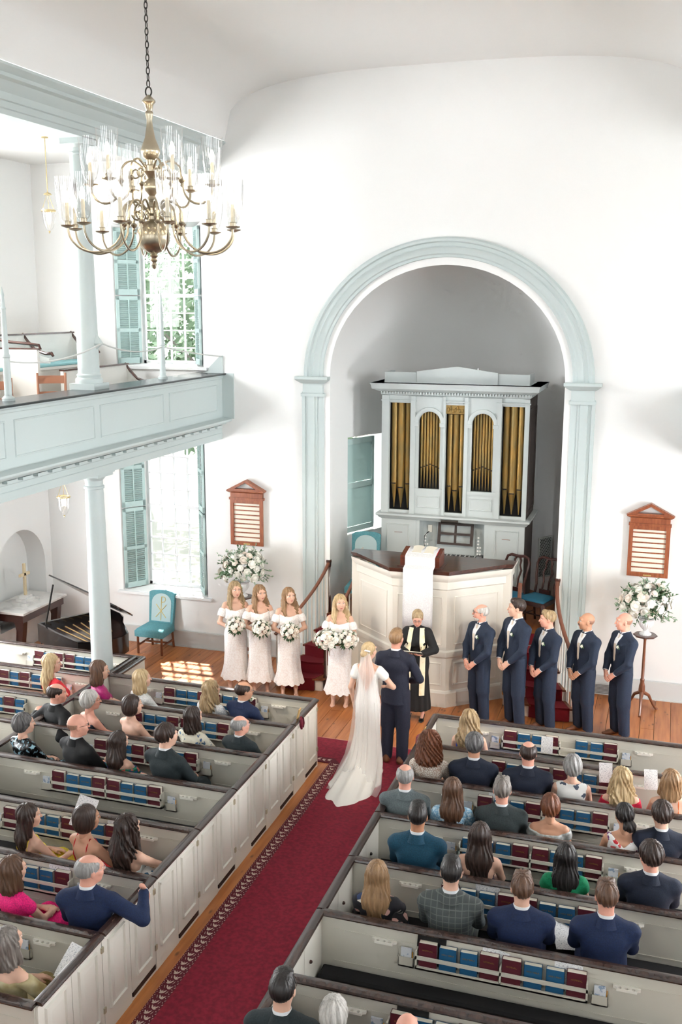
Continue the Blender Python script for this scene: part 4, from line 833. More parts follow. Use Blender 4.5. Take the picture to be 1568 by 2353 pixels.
def ladder_chair(loc, rz, label):
    t = thing('ladderback_chair', label, 'chair', loc, rz, 'wooden chairs in the gallery'); CW = M('chair_wood', (166, 112, 84), .4)
    for s in (-1, 1):
        MB().tube([(s*.18, .2, 0), (s*.18, .2, .44), (s*.19, .27, .95)], [.018, .02, .016], 8).build('back_post', CW, t); MB().tube([(s*.2, -.2, 0), (s*.2, -.2, .44)], .018, 8).build('leg', CW, t)
    for z in (.58, .80): m = MB(); m.loft([[(-.18+.36*i/8, .215+.14*(z-.44)+.03*math.sin(PI*i/8)+d, z+h) for d, h in ((0, 0), (.012, 0), (.012, .11), (0, .11))] for i in range(9)]); m.build('back_slat', CW, t)
    MB().bev((-.21, -.22, .43), (.21, .21, .47), .012).build('seat', M('purple_seat', (84, 66, 110), .85), t)
    m = MB(); m.tube([(-.19, -.2, .2), (.19, -.2, .2)], .012, 6); m.tube([(-.19, -.2, .25), (-.18, .2, .25)], .012, 6); m.tube([(.19, -.2, .25), (.18, .2, .25)], .012, 6); m.build('stretcher', CW, t)
ladder_chair((-4.75, -3.55, 4.12), .55, 'wooden ladderback chair next to the gallery column'); ladder_chair((-4.72, -4.75, 4.12), .75, 'wooden ladderback chair partly behind the thin post')
def gal_post(y, label):
    t = thing('parapet_post', label, 'post', (-4.04, y, 4.892), 0, 'slender posts on the gallery parapet'); MB().lathe([(.075, 0), (.075, .03), (.055, .05), (.045, .06), (.042, .5), (.05, .51), (.05, .53), (.038, .55), (.026, 1.05), (.034, 1.07), (.024, 1.09), (.016, 1.2), (.022, 1.22), (.0, 1.32)], 14).build('shaft', TRIM, t)
gal_post(-1.62, 'slender pale blue post on the parapet near the window'); gal_post(-5.5, 'slender pale blue post on the parapet at the frame edge')
def rope(p, q, sag, label):
    P, Q = Vector(p), Vector(q); m = MB(); m.tube([tuple(P.lerp(Q, i/14)-Vector((0, 0, sag*4*(i/14)*(1-i/14)))) for i in range(15)], .011, 6); o = m.build('barrier_rope', M('rope', (206, 208, 204), .8), None); tag(o, label, 'rope', 'ropes strung along the parapet')
rope((-4.04, -5.46, 5.35), (-3.88, -3.64, 5.50), .10, 'grey rope from the outer post to the gallery column'); rope((-3.88, -3.62, 5.50), (-4.03, -1.62, 5.38), .09, 'grey rope from the gallery column to the thin post'); rope((-4.03, -1.62, 5.38), (-3.78, -.03, 5.17), .02, 'grey rope from the thin post to the wall bracket')
# ================================================================ CHANDELIER
def chandelier():
    t = thing('chandelier', 'two tier brass chandelier with clear glass hurricane shades', 'chandelier', (0, -9.38, 6.24)); B = M('antique_brass', (178, 168, 148), .28, .9); BD = M('dark_iron', (60, 58, 54), .4, .7)
    prof = [(.0, 0), (.012, .01), (.018, .03), (.012, .045), (.024, .06), (.016, .075), (.028, .09), (.02, .10)]+[(math.sqrt(.112**2-(zz-.215)**2), zz) for zz in [.106+.218*i/16 for i in range(17)]]+[(.03, .33), (.03, .35), (.055, .365), (.055, .40), (.03, .41), (.022, .44), (.03, .46), (.022, .48), (.03, .495), (.05, .515), (.056, .54), (.05, .565), (.025, .59), (.035, .61), (.055, .635), (.055, .67), (.03, .68), (.03, .71), (.05, .725), (.06, .75), (.065, .77), (.055, .80), (.035, .85), (.022, .92), (.018, .96), (.026, 1.0), (.026, 1.01), (.02, 1.02), (.03, 1.06), (.044, 1.075), (.044, 1.085), (.02, 1.11), (.01, 1.12), (0, 1.12)]
    MB().lathe(prof, 24).build('stem', B, t)
    sh = MB(); sh.lathe([(.024, 0), (.040, .025), (.054, .075), (.064, .15), (.070, .23), (.073, .29)], 18, cap=False); sh.lathe([(.0715, .29), (.0685, .23), (.0625, .15), (.0525, .075), (.0385, .025), (.0225, .002)], 18, cap=False); sh = sh.mesh('glass_shade')
    pan = MB(); pan.lathe([(.0, -.012), (.012, -.012), (.046, .0), (.05, .006), (.02, .004), (.02, .03), (.024, .032), (.016, .034), (.0, .034)], 16); pan = pan.mesh('drip_pan')
    can = MB().lathe([(.012, .03), (.012, .15), (0, .15)], 10).mesh('candle'); bul = MB(); bul.lathe([(.008, .15), (.018, .172), (.016, .195), (.006, .22), (0, .228)], 10); bul = bul.mesh('bulb')
    GL = glass_thin('shade_glass', fac=.35); CW = M('candle_ivory', (240, 232, 210), .6); EM = M('chandelier_bulb', (255, 236, 205), .5, emit=70)
    def arm(ang, r, zc, zh, curl):
        # from the hub: small scroll up and over, then the long S arm out to the candle
        pts = [(.05, zh), (.08, zh+curl*.5), (.12, zh+curl), (.17, zh+curl*.7), (.195, zh), (.20, zh-curl*1.0)]
        lo = zc-.165; n = 10
        x0, z0 = .205, zh-curl*1.0-.04
        pts += [(x0+.005, z0)]
        for i in range(1, n+1):
            a = PI*i/n; pts.append((x0+(r-x0)*(1-math.cos(a))/2, z0+(zc-.012-z0)*i/n-(.165 if r > .5 else .12)*math.sin(a)*1.0))
        P2 = []
        for i in range(len(pts)-1):
            p0, p1, p2, p3 = pts[max(i-1, 0)], pts[i], pts[i+1], pts[min(i+2, len(pts)-1)]
            for t_ in (0, .25, .5, .75): P2.append(tuple(.5*((2*p1[k])+(p2[k]-p0[k])*t_+(2*p0[k]-5*p1[k]+4*p2[k]-p3[k])*t_**2+(3*p1[k]-p0[k]-3*p2[k]+p3[k])*t_**3) for k in (0, 1)))
        P2.append(pts[-1]); m = MB(); m.tube([(x, 0, z) for x, z in P2], .0075, 8)
        sc = [(.075+.035*math.cos(a)*(1-a/14), zh-.01-.035*math.sin(a)*(1-a/14)) for a in [i*.5 for i in range(14)]]; m.tube([(x+.03, 0, z-.02) for x, z in sc], .006, 6)
        m.lathe([(.0, -.035), (.01, -.03), (.006, -.015), (.022, .0), (.024, .008), (.010, .018), (.008, .035), (.0, .04)], 12, (.203, 0, zh-curl-.03))
        o = m.build('arm', B, t); o.rotation_euler = (0, 0, ang)
        for nm, me, mt in (('drip_pan', pan, B), ('candle', can, CW), ('bulb', bul, EM), ('glass_shade', sh, GL)): link(nm, me, mt, o, (r, 0, zc+(.018 if nm == 'glass_shade' else 0)))
    for i in range(12): arm(2*PI*i/12+.13, .56, .27, .385, .06)
    for i in range(6): arm(2*PI*i/6+.30, .41, .55, .655, .05)
    # chain
    lk = MB(); R = [(.011*math.cos(a), 0, .024*math.sin(a)) for a in [2*PI*i/14 for i in range(15)]]; lk.tube(R, .0035, 6, False); lk = lk.mesh('chain_link')
    z = 1.15
    MB().tube([(.022*math.cos(a), 0, 1.14+.03*math.sin(a)) for a in [2*PI*i/14 for i in range(15)]], .005, 6, False).build('hook_ring', BD, t)
    i = 0
    while z+6.24 < 9.5: link('chain_link', lk, BD, t, (0, 0, z+.04), (0, 0, (i % 2)*PI/2)); z += .04; i += 1
chandelier()
# ================================================================ PEOPLE: signed-distance body builder
def V3(*a): return np.array(a, dtype=np.float32)
def cone(a, b, r1, r2, sc=(1, 1, 1), k=.02): return ('c', V3(*a), V3(*b), r1, r2, V3(*sc), k)
def ell(c, r, k=.02): return ('e', V3(*c), V3(*r), 0, 0, None, k)
def _smin(a, b, k): h = np.clip(.5+.5*(b-a)/k, 0, 1); return b*(1-h)+a*h-k*h*(1-h)
def _dist(p, X, Y, Z):
    if p[0] == 'e':
        c, r = p[1], p[2]; x, y, z = X-c[0], Y-c[1], Z-c[2]
        k0 = np.sqrt((x/r[0])**2+(y/r[1])**2+(z/r[2])**2); k1 = np.sqrt((x/r[0]**2)**2+(y/r[1]**2)**2+(z/r[2]**2)**2)+1e-6
        return k0*(k0-1)/k1
    a, b, r1, r2, sc = p[1], p[2], p[3], p[4], p[5]; ba = b-a; L = float((ba*ba).sum())+1e-9
    x, y, z = X-a[0], Y-a[1], Z-a[2]; t = np.clip((x*ba[0]+y*ba[1]+z*ba[2])/L, 0, 1)
    return (np.sqrt(((x-t*ba[0])/sc[0])**2+((y-t*ba[1])/sc[1])**2+((z-t*ba[2])/sc[2])**2)-(r1+t*(r2-r1)))*float(sc.min())
def _bb(p):
    if p[0] == 'e': return p[1]-p[2], p[1]+p[2]
    m = max(p[3], p[4])*p[5]; return np.minimum(p[1], p[2])-m, np.maximum(p[1], p[2])+m
def sdf_points(prims, P):
    X, Y, Z = P[:, 0], P[:, 1], P[:, 2]; D = np.full(len(P), 1., np.float32)
    for p in prims: D = _smin(D, _dist(p, X, Y, Z), p[6])
    return D
def sdf_mesh(prims, h, cut=None, sub=None, disp=None):
    B = [_bb(p) for p in prims]; lo = np.min([b[0] for b in B], 0)-.03; hi = np.max([b[1] for b in B], 0)+.03
    n = np.ceil((hi-lo)/h).astype(int)+1; ax = [lo[i]+h*np.arange(n[i], dtype=np.float32) for i in range(3)]
    D = np.full(tuple(n), 1., np.float32)
    for p, b in zip(prims, B):
        i0 = np.maximum(((b[0]-.06-lo)/h).astype(int), 0); i1 = np.minimum(((b[1]+.06-lo)/h).astype(int)+2, n)
        sl = tuple(slice(i0[i], i1[i]) for i in range(3)); X, Y, Z = np.ix_(ax[0][sl[0]], ax[1][sl[1]], ax[2][sl[2]])
        D[sl] = _smin(D[sl], _dist(p, X, Y, Z), p[6])
    X, Y, Z = np.ix_(*ax)
    if disp: D = D+disp(X, Y, Z)
    for p in (sub or []):
        d = -_dist(p, X, Y, Z); D = -_smin(-D, -d, p[6])
    if cut: D = np.maximum(D, cut(X, Y, Z))
    return surf_nets(D.astype(np.float32), lo, h)
def surf_nets(D, lo, h):
    ins = D < 0; nx, ny, nz = D.shape
    c = np.zeros((nx-1, ny-1, nz-1), np.int8)
    for i in (0, 1):
        for j in (0, 1):
            for k in (0, 1): c += ins[i:nx-1+i, j:ny-1+j, k:nz-1+k]
    act = (c > 0) & (c < 8); idx = -np.ones(act.shape, np.int32); I = np.argwhere(act); idx[act] = np.arange(len(I))
    acc = np.zeros((len(I), 3), np.float64); cnt = np.zeros(len(I))
    cs = [(0, 0, 0), (1, 0, 0), (0, 1, 0), (1, 1, 0), (0, 0, 1), (1, 0, 1), (0, 1, 1), (1, 1, 1)]
    vals = [D[I[:, 0]+a, I[:, 1]+b, I[:, 2]+g] for a, b, g in cs]
    for e, f in ((0, 1), (2, 3), (4, 5), (6, 7), (0, 2), (1, 3), (4, 6), (5, 7), (0, 4), (1, 5), (2, 6), (3, 7)):
        va, vb = vals[e], vals[f]; m = (va < 0) != (vb < 0); t = np.where(m, va/np.where(m, va-vb, 1), 0)[:, None]
        acc += np.where(m[:, None], np.array(cs[e])*(1-t)+np.array(cs[f])*t, 0); cnt += m
    V = (I+acc/cnt[:, None])*h+lo; F = []
    for a in range(3):
        s0 = [slice(1, -1)]*3; s0[a] = slice(0, -1); s1 = [slice(1, -1)]*3; s1[a] = slice(1, None)
        A = ins[tuple(s0)]; Bq = ins[tuple(s1)]; E = np.argwhere(A != Bq)
        off = [1, 1, 1]; off[a] = 0; E2 = E+np.array(off); b, g = (a+1) % 3, (a+2) % 3
        def cell(db, dg): q = E2.copy(); q[:, b] -= db; q[:, g] -= dg; return idx[q[:, 0], q[:, 1], q[:, 2]]
        q = np.stack([cell(1, 1), cell(0, 1), cell(0, 0), cell(1, 0)], 1); fl = ~A[tuple(E.T)]
        q[fl] = q[fl][:, ::-1]; F.append(q)
    return V, np.concatenate(F)
def np_mesh(name, parts, smooth=True):
    """parts: list of (V, F, material_index)"""
    vs, fs, mi, n = [], [], [], 0
    for V, F, m in parts: vs.append(np.asarray(V, np.float64)); fs.append(np.asarray(F)+n); mi.append(np.full(len(F), m, np.int32)); n += len(V)
    V = np.concatenate(vs); me = bpy.data.meshes.new(name); F = np.concatenate(fs)
    me.vertices.add(len(V)); me.vertices.foreach_set('co', V.astype(np.float32).ravel()); me.loops.add(F.size); me.loops.foreach_set('vertex_index', F.astype(np.int32).ravel())
    me.polygons.add(len(F)); me.polygons.foreach_set('loop_start', np.arange(0, F.size, 4, dtype=np.int32)); me.polygons.foreach_set('material_index', np.concatenate(mi)); me.update(calc_edges=True); me.validate()
    if smooth: me.shade_smooth()
    return me
def xf(V, M4): A = np.array(M4); return V @ A[:3, :3].T+A[:3, 3]
def mb_np(mb): # MB -> quads (tris padded)
    F = []
    for f in mb.f:
        if len(f) == 4: F.append(f)
        elif len(f) == 3: F.append((f[0], f[1], f[2], f[2]))
        else:
            for i in range(1, len(f)-1, 2): F.append((f[0], f[i], f[i+1], f[min(i+2, len(f)-1)]))
    return np.array([tuple(v) for v in mb.v]), np.array(F)
# ---- head: local frame, face toward +y, origin at the middle of the head
def head_parts(sex):
    m = sex == 'm'; j = 1.0 if m else .93
    pr = [ell((0, -.015, .03), (.075, .096, .09)), ell((0, .028, -.02), (.064*j, .068, .088), .03), ell((0, .038, -.068), (.05*j, .05, .045), .03), ell((0, .066, -.098*j), (.022*j, .018, .016), .02),
          cone((0, .093, .018), (0, .112, -.026), .007, .0125 if m else .0105, k=.012), cone((-.042, .082, .034), (.042, .082, .034), .014, .014, k=.02), cone((-.040, .062, -.022), (-.034, .066, -.03), .026, .026, k=.02), cone((.040, .062, -.022), (.034, .066, -.03), .026, .026, k=.02),
          ell((0, .092, -.060), (.022, .010, .009), .008), ell((-.077, -.008, -.004), (.009, .02, .032), .006), ell((.077, -.008, -.004), (.009, .02, .032), .006), cone((0, -.02, -.05), (0, -.034, -.155), .055 if m else .045, .057 if m else .046, k=.03)]
    V, F = sdf_mesh(pr, .0062, sub=[ell((-.032, .104, .012), (.017, .018, .012), .012), ell((.032, .104, .012), (.017, .018, .012), .012)])
    P = [(V, F, 0)]
    e = MB(); [e.sphere((s*.032, .083, .011), (.0135, .0115, .009), 10, 8) for s in (-1, 1)]; P.append((*mb_np(e), 1))
    e = MB(); [e.sphere((s*.032, .0915, .011), (.0055, .004, .0055), 8, 6) for s in (-1, 1)]; [e.tube([(s*.017, .094, .018), (s*.032, .0975, .0205), (s*.047, .088, .018)], [.001, .0022, .001], 5) for s in (-1, 1)]; P.append((*mb_np(e), 2))
    e = MB(); e.tube([(-.024, .089, -.060), (-.010, .1005, -.0575), (0, .102, -.0588), (.010, .1005, -.0575), (.024, .089, -.060)], [.002, .0042, .004, .0042, .002], 6); e.tube([(-.022, .089, -.0625), (0, .1015, -.0665), (.022, .089, -.0625)], [.002, .0052, .002], 6); P.append((*mb_np(e), 3))
    e = MB(); [e.tube([(s*.016, .096, .036), (s*.032, .097, .041), (s*.052, .083, .036)], [.003, .0034, .0015] if m else [.002, .0026, .001], 5) for s in (-1, 1)]; P.append((*mb_np(e), 4))
    return P
HEADS = {'m': head_parts('m'), 'f': head_parts('f')}
# ---- hands: wrist at origin, fingers toward +y, palm facing -z, right hand (thumb on -x)
def hand_np(curl, spread=1.0):
    pr = []; kn = [(-.030, .088), (-.010, .093), (.010, .089), (.028, .080)]; ln = [(.040, .025, .020), (.045, .028, .021), (.041, .026, .020), (.032, .020, .018)]
    pr.append(cone((0, -.06, 0), (0, .0, 0), .026, .024, (1.1, 1, .8), .012))
    for (x, y), L in zip(kn, ln):
        pr.append(cone((x*.55, .005, 0), (x, y, 0), .016, .0115, k=.014)); p = np.array((x, y, 0.)); a = curl*.55
        for i, l in enumerate(L):
            q = p+l*np.array((x*1.2*spread, math.cos(a), -math.sin(a))); pr.append(cone(p, q, .0098-.0008*i, .0088-.0009*i, k=.005)); p = q; a += curl*(.8 if i == 0 else .6)
    pr += [cone((-.014, .012, -.004), (-.040, .048, -.014), .015, .0125, k=.012), cone((-.040, .048, -.014), (-.044+.02*curl, .078, -.022-.012*curl), .0115, .0105, k=.005), cone((-.044+.02*curl, .078, -.022-.012*curl), (-.038+.03*curl, .10, -.03-.02*curl), .0105, .0085, k=.005)]
    return sdf_mesh(pr, .0048)
HANDS = {'relax': hand_np(.45), 'grip': hand_np(1.05, .5), 'flat': hand_np(.18)}
# ---- hair, head-local
def hair_np(style):
    S = [ell((0, -.022, .036), (.086, .107, .098), .02)]; sub = []; cut = None; ph = (22, .0022, 0)
    hl = lambda Y: np.interp(Y, (-.14, -.06, -.015, .02, .05, .075, .11), (-.088, -.078, -.035, -.008, .045, .072, .085))
    face = ell((0, .125, -.03), (.072, .092, .112), .010)
    if style == 'short': cut = lambda X, Y, Z: (hl(Y)-Z)*.8; S = [ell((0, -.020, .038), (.083, .104, .096), .02), ell((0, .03, .10), (.062, .055, .036), .03)]
    elif style == 'short2': cut = lambda X, Y, Z: (hl(Y)-Z)*.8; S = [ell((0, -.020, .038), (.083, .105, .095), .02), cone((-.03, .05, .095), (.035, .045, .098), .028, .030, k=.04)]; ph = (14, .004, 9)
    elif style == 'thick': cut = lambda X, Y, Z: (hl(Y)-.012-Z)*.8; S = [ell((0, -.022, .04), (.092, .114, .106), .02)]; ph = (17, .005, 16)
    elif style == 'balding': cut = lambda X, Y, Z: (hl(np.minimum(Y, .03))-Z)*.8; S = [ell((0, -.02, .03), (.084, .106, .088), .02)]; sub = [ell((0, .03, .13), (.06, .115, .085), .02)]
    elif style == 'bald': cut = lambda X, Y, Z: np.maximum((hl(np.minimum(Y, .015))-Z), Z-.035)*.8; S = [ell((0, -.0165, .03), (.0768, .0985, .0915), .02)]; ph = (20, .0002, 0)
    elif style == 'bob': S += [ell((0, -.03, -.03), (.096, .10, .105), .03)]; sub = [face]; cut = lambda X, Y, Z: (-.125-Z)
    elif style == 'crop': S += [ell((0, -.035, .0), (.09, .10, .10), .03)]; sub = [ell((0, .13, -.045), (.07, .095, .115), .012)]; cut = lambda X, Y, Z: np.interp(Y, (-.12, -.02, .03, .1), (-.095, -.085, -.03, 0))-Z; ph = (15, .005, 12)
    elif style == 'shoulder': S += [cone((0, -.035, 0), (0, -.045, -.13), .092, .10, (1.05, .85, 1), .03), cone((-.07, .0, -.02), (-.08, .015, -.14), .032, .03, k=.03), cone((.07, .0, -.02), (.08, .015, -.14), .032, .03, k=.03)]; sub = [face]; cut = lambda X, Y, Z: -.19-Z; ph = (14, .005, 14)
    elif style == 'curly': S = [ell((0, -.025, .035), (.105, .115, .108), .03), cone((0, -.045, -.02), (0, -.055, -.13), .11, .125, (1.1, .85, 1), .04)]; sub = [ell((0, .135, -.04), (.062, .085, .11), .012)]; cut = lambda X, Y, Z: -.22-Z; ph = (19, .010, 45)
    elif style == 'long': S += [cone((0, -.04, 0), (0, -.075, -.20), .088, .10, (1.05, .72, 1), .03), cone((0, -.075, -.2), (0, -.085, -.40), .10, .055, (1.15, .55, 1), .03), cone((-.07, .0, -.02), (-.085, -.01, -.16), .03, .025, k=.03), cone((.07, .0, -.02), (.085, -.01, -.16), .03, .025, k=.03)]; sub = [face]; ph = (17, .004, 5)
    elif style == 'longwavy': S += [cone((0, -.04, 0), (0, -.075, -.20), .092, .115, (1.08, .75, 1), .03), cone((0, -.075, -.2), (0, -.085, -.36), .115, .07, (1.2, .55, 1), .03), cone((-.072, .005, -.02), (-.09, .03, -.2), .034, .03, k=.03), cone((.072, .005, -.02), (.09, .03, -.2), .034, .03, k=.03)]; sub = [face]; ph = (13, .009, 22)
    elif style == 'frontwavy': S += [cone((0, -.04, 0), (0, -.06, -.14), .092, .10, (1.08, .75, 1), .03), cone((-.082, -.01, -.02), (-.105, .02, -.20), .026, .034, k=.03), cone((.082, -.01, -.02), (.105, .02, -.20), .026, .034, k=.03), cone((-.105, .02, -.2), (-.10, .065, -.29), .034, .018, k=.03), cone((.105, .02, -.2), (.10, .065, -.29), .034, .018, k=.03)]; sub = [face, ell((0, .142, .032), (.060, .092, .058), .01)]; ph = (13, .008, 24)
    elif style == 'bun': S += [ell((0, -.115, -.005), (.05, .042, .045), .02)]; sub = [ell((0, .12, -.035), (.068, .085, .112), .012)]; cut = lambda X, Y, Z: np.interp(Y, (-.18, -.05, .0, .04), (-.09, -.08, -.03, -.03))-Z
    elif style == 'lowbun': S += [ell((.02, -.115, -.06), (.06, .05, .055), .02), cone((.05, -.10, -.08), (.09, -.06, -.15), .03, .012, k=.02)]; sub = [ell((0, .12, -.035), (.068, .085, .112), .012)]; cut = lambda X, Y, Z: np.interp(Y, (-.06, -.05, .0, .04), (-.30, -.09, -.03, -.03))-Z; ph = (15, .005, 12)
    f, amp, wob = ph
    def disp(X, Y, Z): a = np.arctan2(X, -(Y+.02)+1e-4); return amp*np.sin(f*a+wob*Z*2.2+2*np.sin(Z*23+a*3))+amp*.5*np.sin(f*2.3*a+1+wob*Z)
    return sdf_mesh(S, .0066, cut, sub, disp)
HAIRC = {}
def hair_mesh(style):
    if style not in HAIRC: V, F = hair_np(style); HAIRC[style] = np_mesh('hair_'+style, [(V, F, 0)])
    return HAIRC[style].copy()
HAIRCOL = {'black': ((18, 15, 15), (34, 28, 27)), 'dark': ((36, 25, 21), (58, 40, 32)), 'brown': ((74, 50, 36), (104, 74, 54)), 'auburn': ((92, 50, 30), (126, 74, 46)), 'lightbrown': ((126, 96, 66), (162, 128, 92)), 'blonde': ((168, 140, 100), (212, 188, 146)), 'dirtyblonde': ((132, 108, 78), (184, 160, 122)), 'grey': ((118, 116, 114), (166, 164, 162)), 'darkgrey': ((62, 60, 60), (112, 110, 110)), 'silver': ((168, 164, 158), (206, 202, 196)), 'saltpepper': ((84, 76, 70), (140, 132, 126)), 'stubble': ((150, 110, 92), (176, 134, 112))}
def hair_mat(c): a, b = HAIRCOL[c]; return M('hair_'+c, a, .42, col2=b, scale=38, stretch=(1, 1, .12), bump=.5, lo=.3, hi=.7)
SKINS = {'fair': (228, 182, 158), 'tan': (204, 152, 122), 'pink': (232, 170, 148), 'olive': (190, 136, 104)}
def skin_mats(sk, hairc):
    c = SKINS[sk]; return [M('skin_'+sk, c, .55, col2=tuple(int(v*.94) for v in c), scale=6), M('eye_white', (238, 236, 232), .3), M('iris', (48, 38, 32), .3), M('lips_'+sk, (192, 104, 100), .45), hair_mat('brown' if hairc in ('blonde', 'dirtyblonde', 'auburn') else hairc)]
# ---- skeleton (person faces +y)
def ik(a, b, l1, l2, hint):
    a, b = Vector(a), Vector(b); d = b-a; L = min(d.length, (l1+l2)*.995); n = d.normalized(); b2 = a+n*L
    x = (l1*l1-l2*l2+L*L)/(2*L); hgt = math.sqrt(max(l1*l1-x*x, 1e-6)); h = Vector(hint); h = (h-n*h.dot(n)).normalized(); return tuple(a+n*x+h*hgt), tuple(b2)
def skeleton(sex, seated, s, arms):
    z = -.43 if seated else 0; f = sex == 'f'; J = {}
    P = lambda x, y, zz: (x*s, y*s, (zz+z)*s+(.0 if not seated else .43*(s-1)*0))
    sw = .160 if f else .192
    J.update(pelvis=P(0, 0, .96), waist=P(0, .005, 1.11), chest=P(0, .005, 1.29), neck=P(0, -.015, 1.48), head=P(0, .012, 1.662))
    for i, sd in ((0, -1), (1, 1)):
        n = 'LR'[i]; J['sh'+n] = P(sd*sw, -.012, 1.408)
        J['hip'+n] = P(sd*.092, .01, .94)
        if seated: J['knee'+n] = (sd*.115*s, .44*s, .525*s); J['ank'+n] = (sd*.115*s, .40*s, .09)
        else: J['knee'+n] = (sd*.10*s, .015*s, .50*s); J['ank'+n] = (sd*.105*s, -.02*s, .09*s)
        tgt, hint = arms[i]; w = (tgt[0]*s, tgt[1]*s, (tgt[2]+z)*s); J['el'+n], J['wr'+n] = ik(J['sh'+n], w, .285*s, .25*s, hint)
    return J
ARMS = {'lap': (((-.07, .34, .66+.43), (-.8, -.3, -.5)), ((.07, .34, .66+.43), (.8, -.3, -.5))),
        'clasp': (((-.10, .19, .965), (-1, -.35, -.1)), ((.10, .20, .955), (1, -.35, -.1))),
        'bouquet': (((-.07, .245, 1.10), (-1, -.5, -.3)), ((.07, .245, 1.10), (1, -.5, -.3))),
        'book': (((-.12, .30, 1.16), (-1, -.3, -.5)), ((.10, .30, 1.16), (1, -.3, -.5))),
        'groom': (((-.12, .22, 1.02), (-1, -.5, -.2)), ((.13, .20, 1.05), (1, -.5, -.2))),
        'bride': (((-.23, .06, .90), (-.6, -.8, 0)), ((.20, .20, 1.12), (1, -.7, -.2))),
        'rail': (((-.10, .33, 1.06), (-.8, -.3, -.5)), ((.40, .16, 1.42), (.9, .1, -.3))),
        'wide': (((-.45, -.02, 1.30), (-.4, -.6, -.5)), ((.40, .05, 1.30), (.6, -.4, -.6))),
        'paper': (((-.10, .32, 1.12), (-.8, -.3, -.5)), ((.16, .34, 1.14), (.8, -.3, -.5))),
        'knee': (((-.06, .36, 1.10), (-.8, -.3, -.5)), ((.14, .42, 1.10), (.9, -.2, -.3)))}
def mix3(a, b, t): return tuple(a[i]*(1-t)+b[i]*t for i in range(3))
def torso_prims(J, sex, s, e=0.0):
    up = lambda p, dx=0, dy=0, dz=0: (p[0]+dx*s, p[1]+dy*s, p[2]+dz*s)
    if sex == 'm':
        t = [cone(J['pelvis'], J['waist'], .150*s+e, .148*s+e, (1, .72, 1), .04), cone(J['waist'], J['chest'], .148*s+e, .165*s+e, (1, .70, 1), .04), cone(up(J['chest'], -.07, -.01, .06), up(J['chest'], .07, -.01, .06), .105*s+e, .105*s+e, (1, 1, 1), .05)]
        t += [cone(up(J['neck'], 0, 0, .02), mix3(J['neck'], J['sh'+n], .85), .050*s+e*.4, .050*s+e, k=.05) for n in 'LR']
    else:
        t = [cone(up(J['pelvis'], 0, -.01, -.03), up(J['waist'], 0, 0, .01), .158*s+e, .118*s+e, (1, .75, 1), .05), cone(J['waist'], J['chest'], .118*s+e, .132*s+e, (1, .72, 1), .04), cone(up(J['chest'], -.06, -.012, .07), up(J['chest'], .06, -.012, .07), .085*s+e, .085*s+e, k=.05), ell(up(J['chest'], -.06, .085, -.01), (.058*s+e, .05*s+e, .058*s+e), .03), ell(up(J['chest'], .06, .085, -.01), (.058*s+e, .05*s+e, .058*s+e), .03)]
        t += [cone(up(J['neck'], 0, 0, .0), mix3(J['neck'], J['sh'+n], .85), .042*s+e*.3, .044*s+e, k=.04) for n in 'LR']
    return t
def arm_prims(J, sex, s, e=0.0, upto=2.0, k=.025):
    r = (.056, .045, .037, .029) if sex == 'm' else (.047, .036, .031, .024); out = []
    for n in 'LR':
        sh, el, wr = J['sh'+n], J['el'+n], J['wr'+n]
        if upto >= 1:
            out.append(cone(sh, el, r[0]*s+e, r[1]*s+e, k=k))
            if upto > 1: out.append(cone(el, mix3(el, wr, min(1, upto-1)), r[1]*s+e, r[2]*s*.4+r[3]*s*.6+e*(1 if upto < 2 else .6), k=.02))
        elif upto > 0: out.append(cone(sh, mix3(sh, el, upto), r[0]*s+e, r[0]*s+e*1.3, k=k))
    return out
def leg_prims(J, s, e=0.0, upto=2.0, w=0):
    out = []
    for n in 'LR':
        h, kn, an = J['hip'+n], J['knee'+n], J['ank'+n]; out.append(cone(h, mix3(h, kn, min(1, upto)), .088*s+e, .060*s+e+w, k=.03))
        if upto > 1: out.append(cone(kn, mix3(kn, an, min(1, upto-1)), .058*s+e+w*.6, .040*s+e+w, k=.02))
    return out
def place_hand(J, n, s, palm, style, out, dirv=None):
    w = Vector(J['wr'+n]); d = (w-Vector(J['el'+n])).normalized() if dirv is None else Vector(dirv).normalized(); p = Vector(palm); p = (p-d*p.dot(d)).normalized()
    zx = -p; xx = d.cross(zx); R = Matrix((xx, d, zx)).transposed().to_4x4(); R.translation = w; sc = .98*s
    V, F = HANDS[style]; V = V*sc
    if n == 'L': V = V*np.array((-1, 1, 1)); F = F[:, ::-1]
    out.append((xf(V, R), F, 0))
def on_front(prims, x, z, off):
    ys = np.linspace(.45, -.3, 151); P = np.stack([np.full(151, x), ys, np.full(151, z)], 1).astype(np.float32); d = sdf_points(prims, P); i = np.argmax(d < 0)
    if i == 0: return .1
    y = ys[i-1]+(ys[i]-ys[i-1])*d[i-1]/(d[i-1]-d[i]); return float(y)+off
def patch(prims, rows, nc, off):   # rows: (z, x0, x1)
    m = MB(); m.loft([[(x0+(x1-x0)*j/nc, on_front(prims, x0+(x1-x0)*j/nc, z, off), z) for j in range(nc+1)] for z, x0, x1 in rows], False, False); return m
SHOE = {}
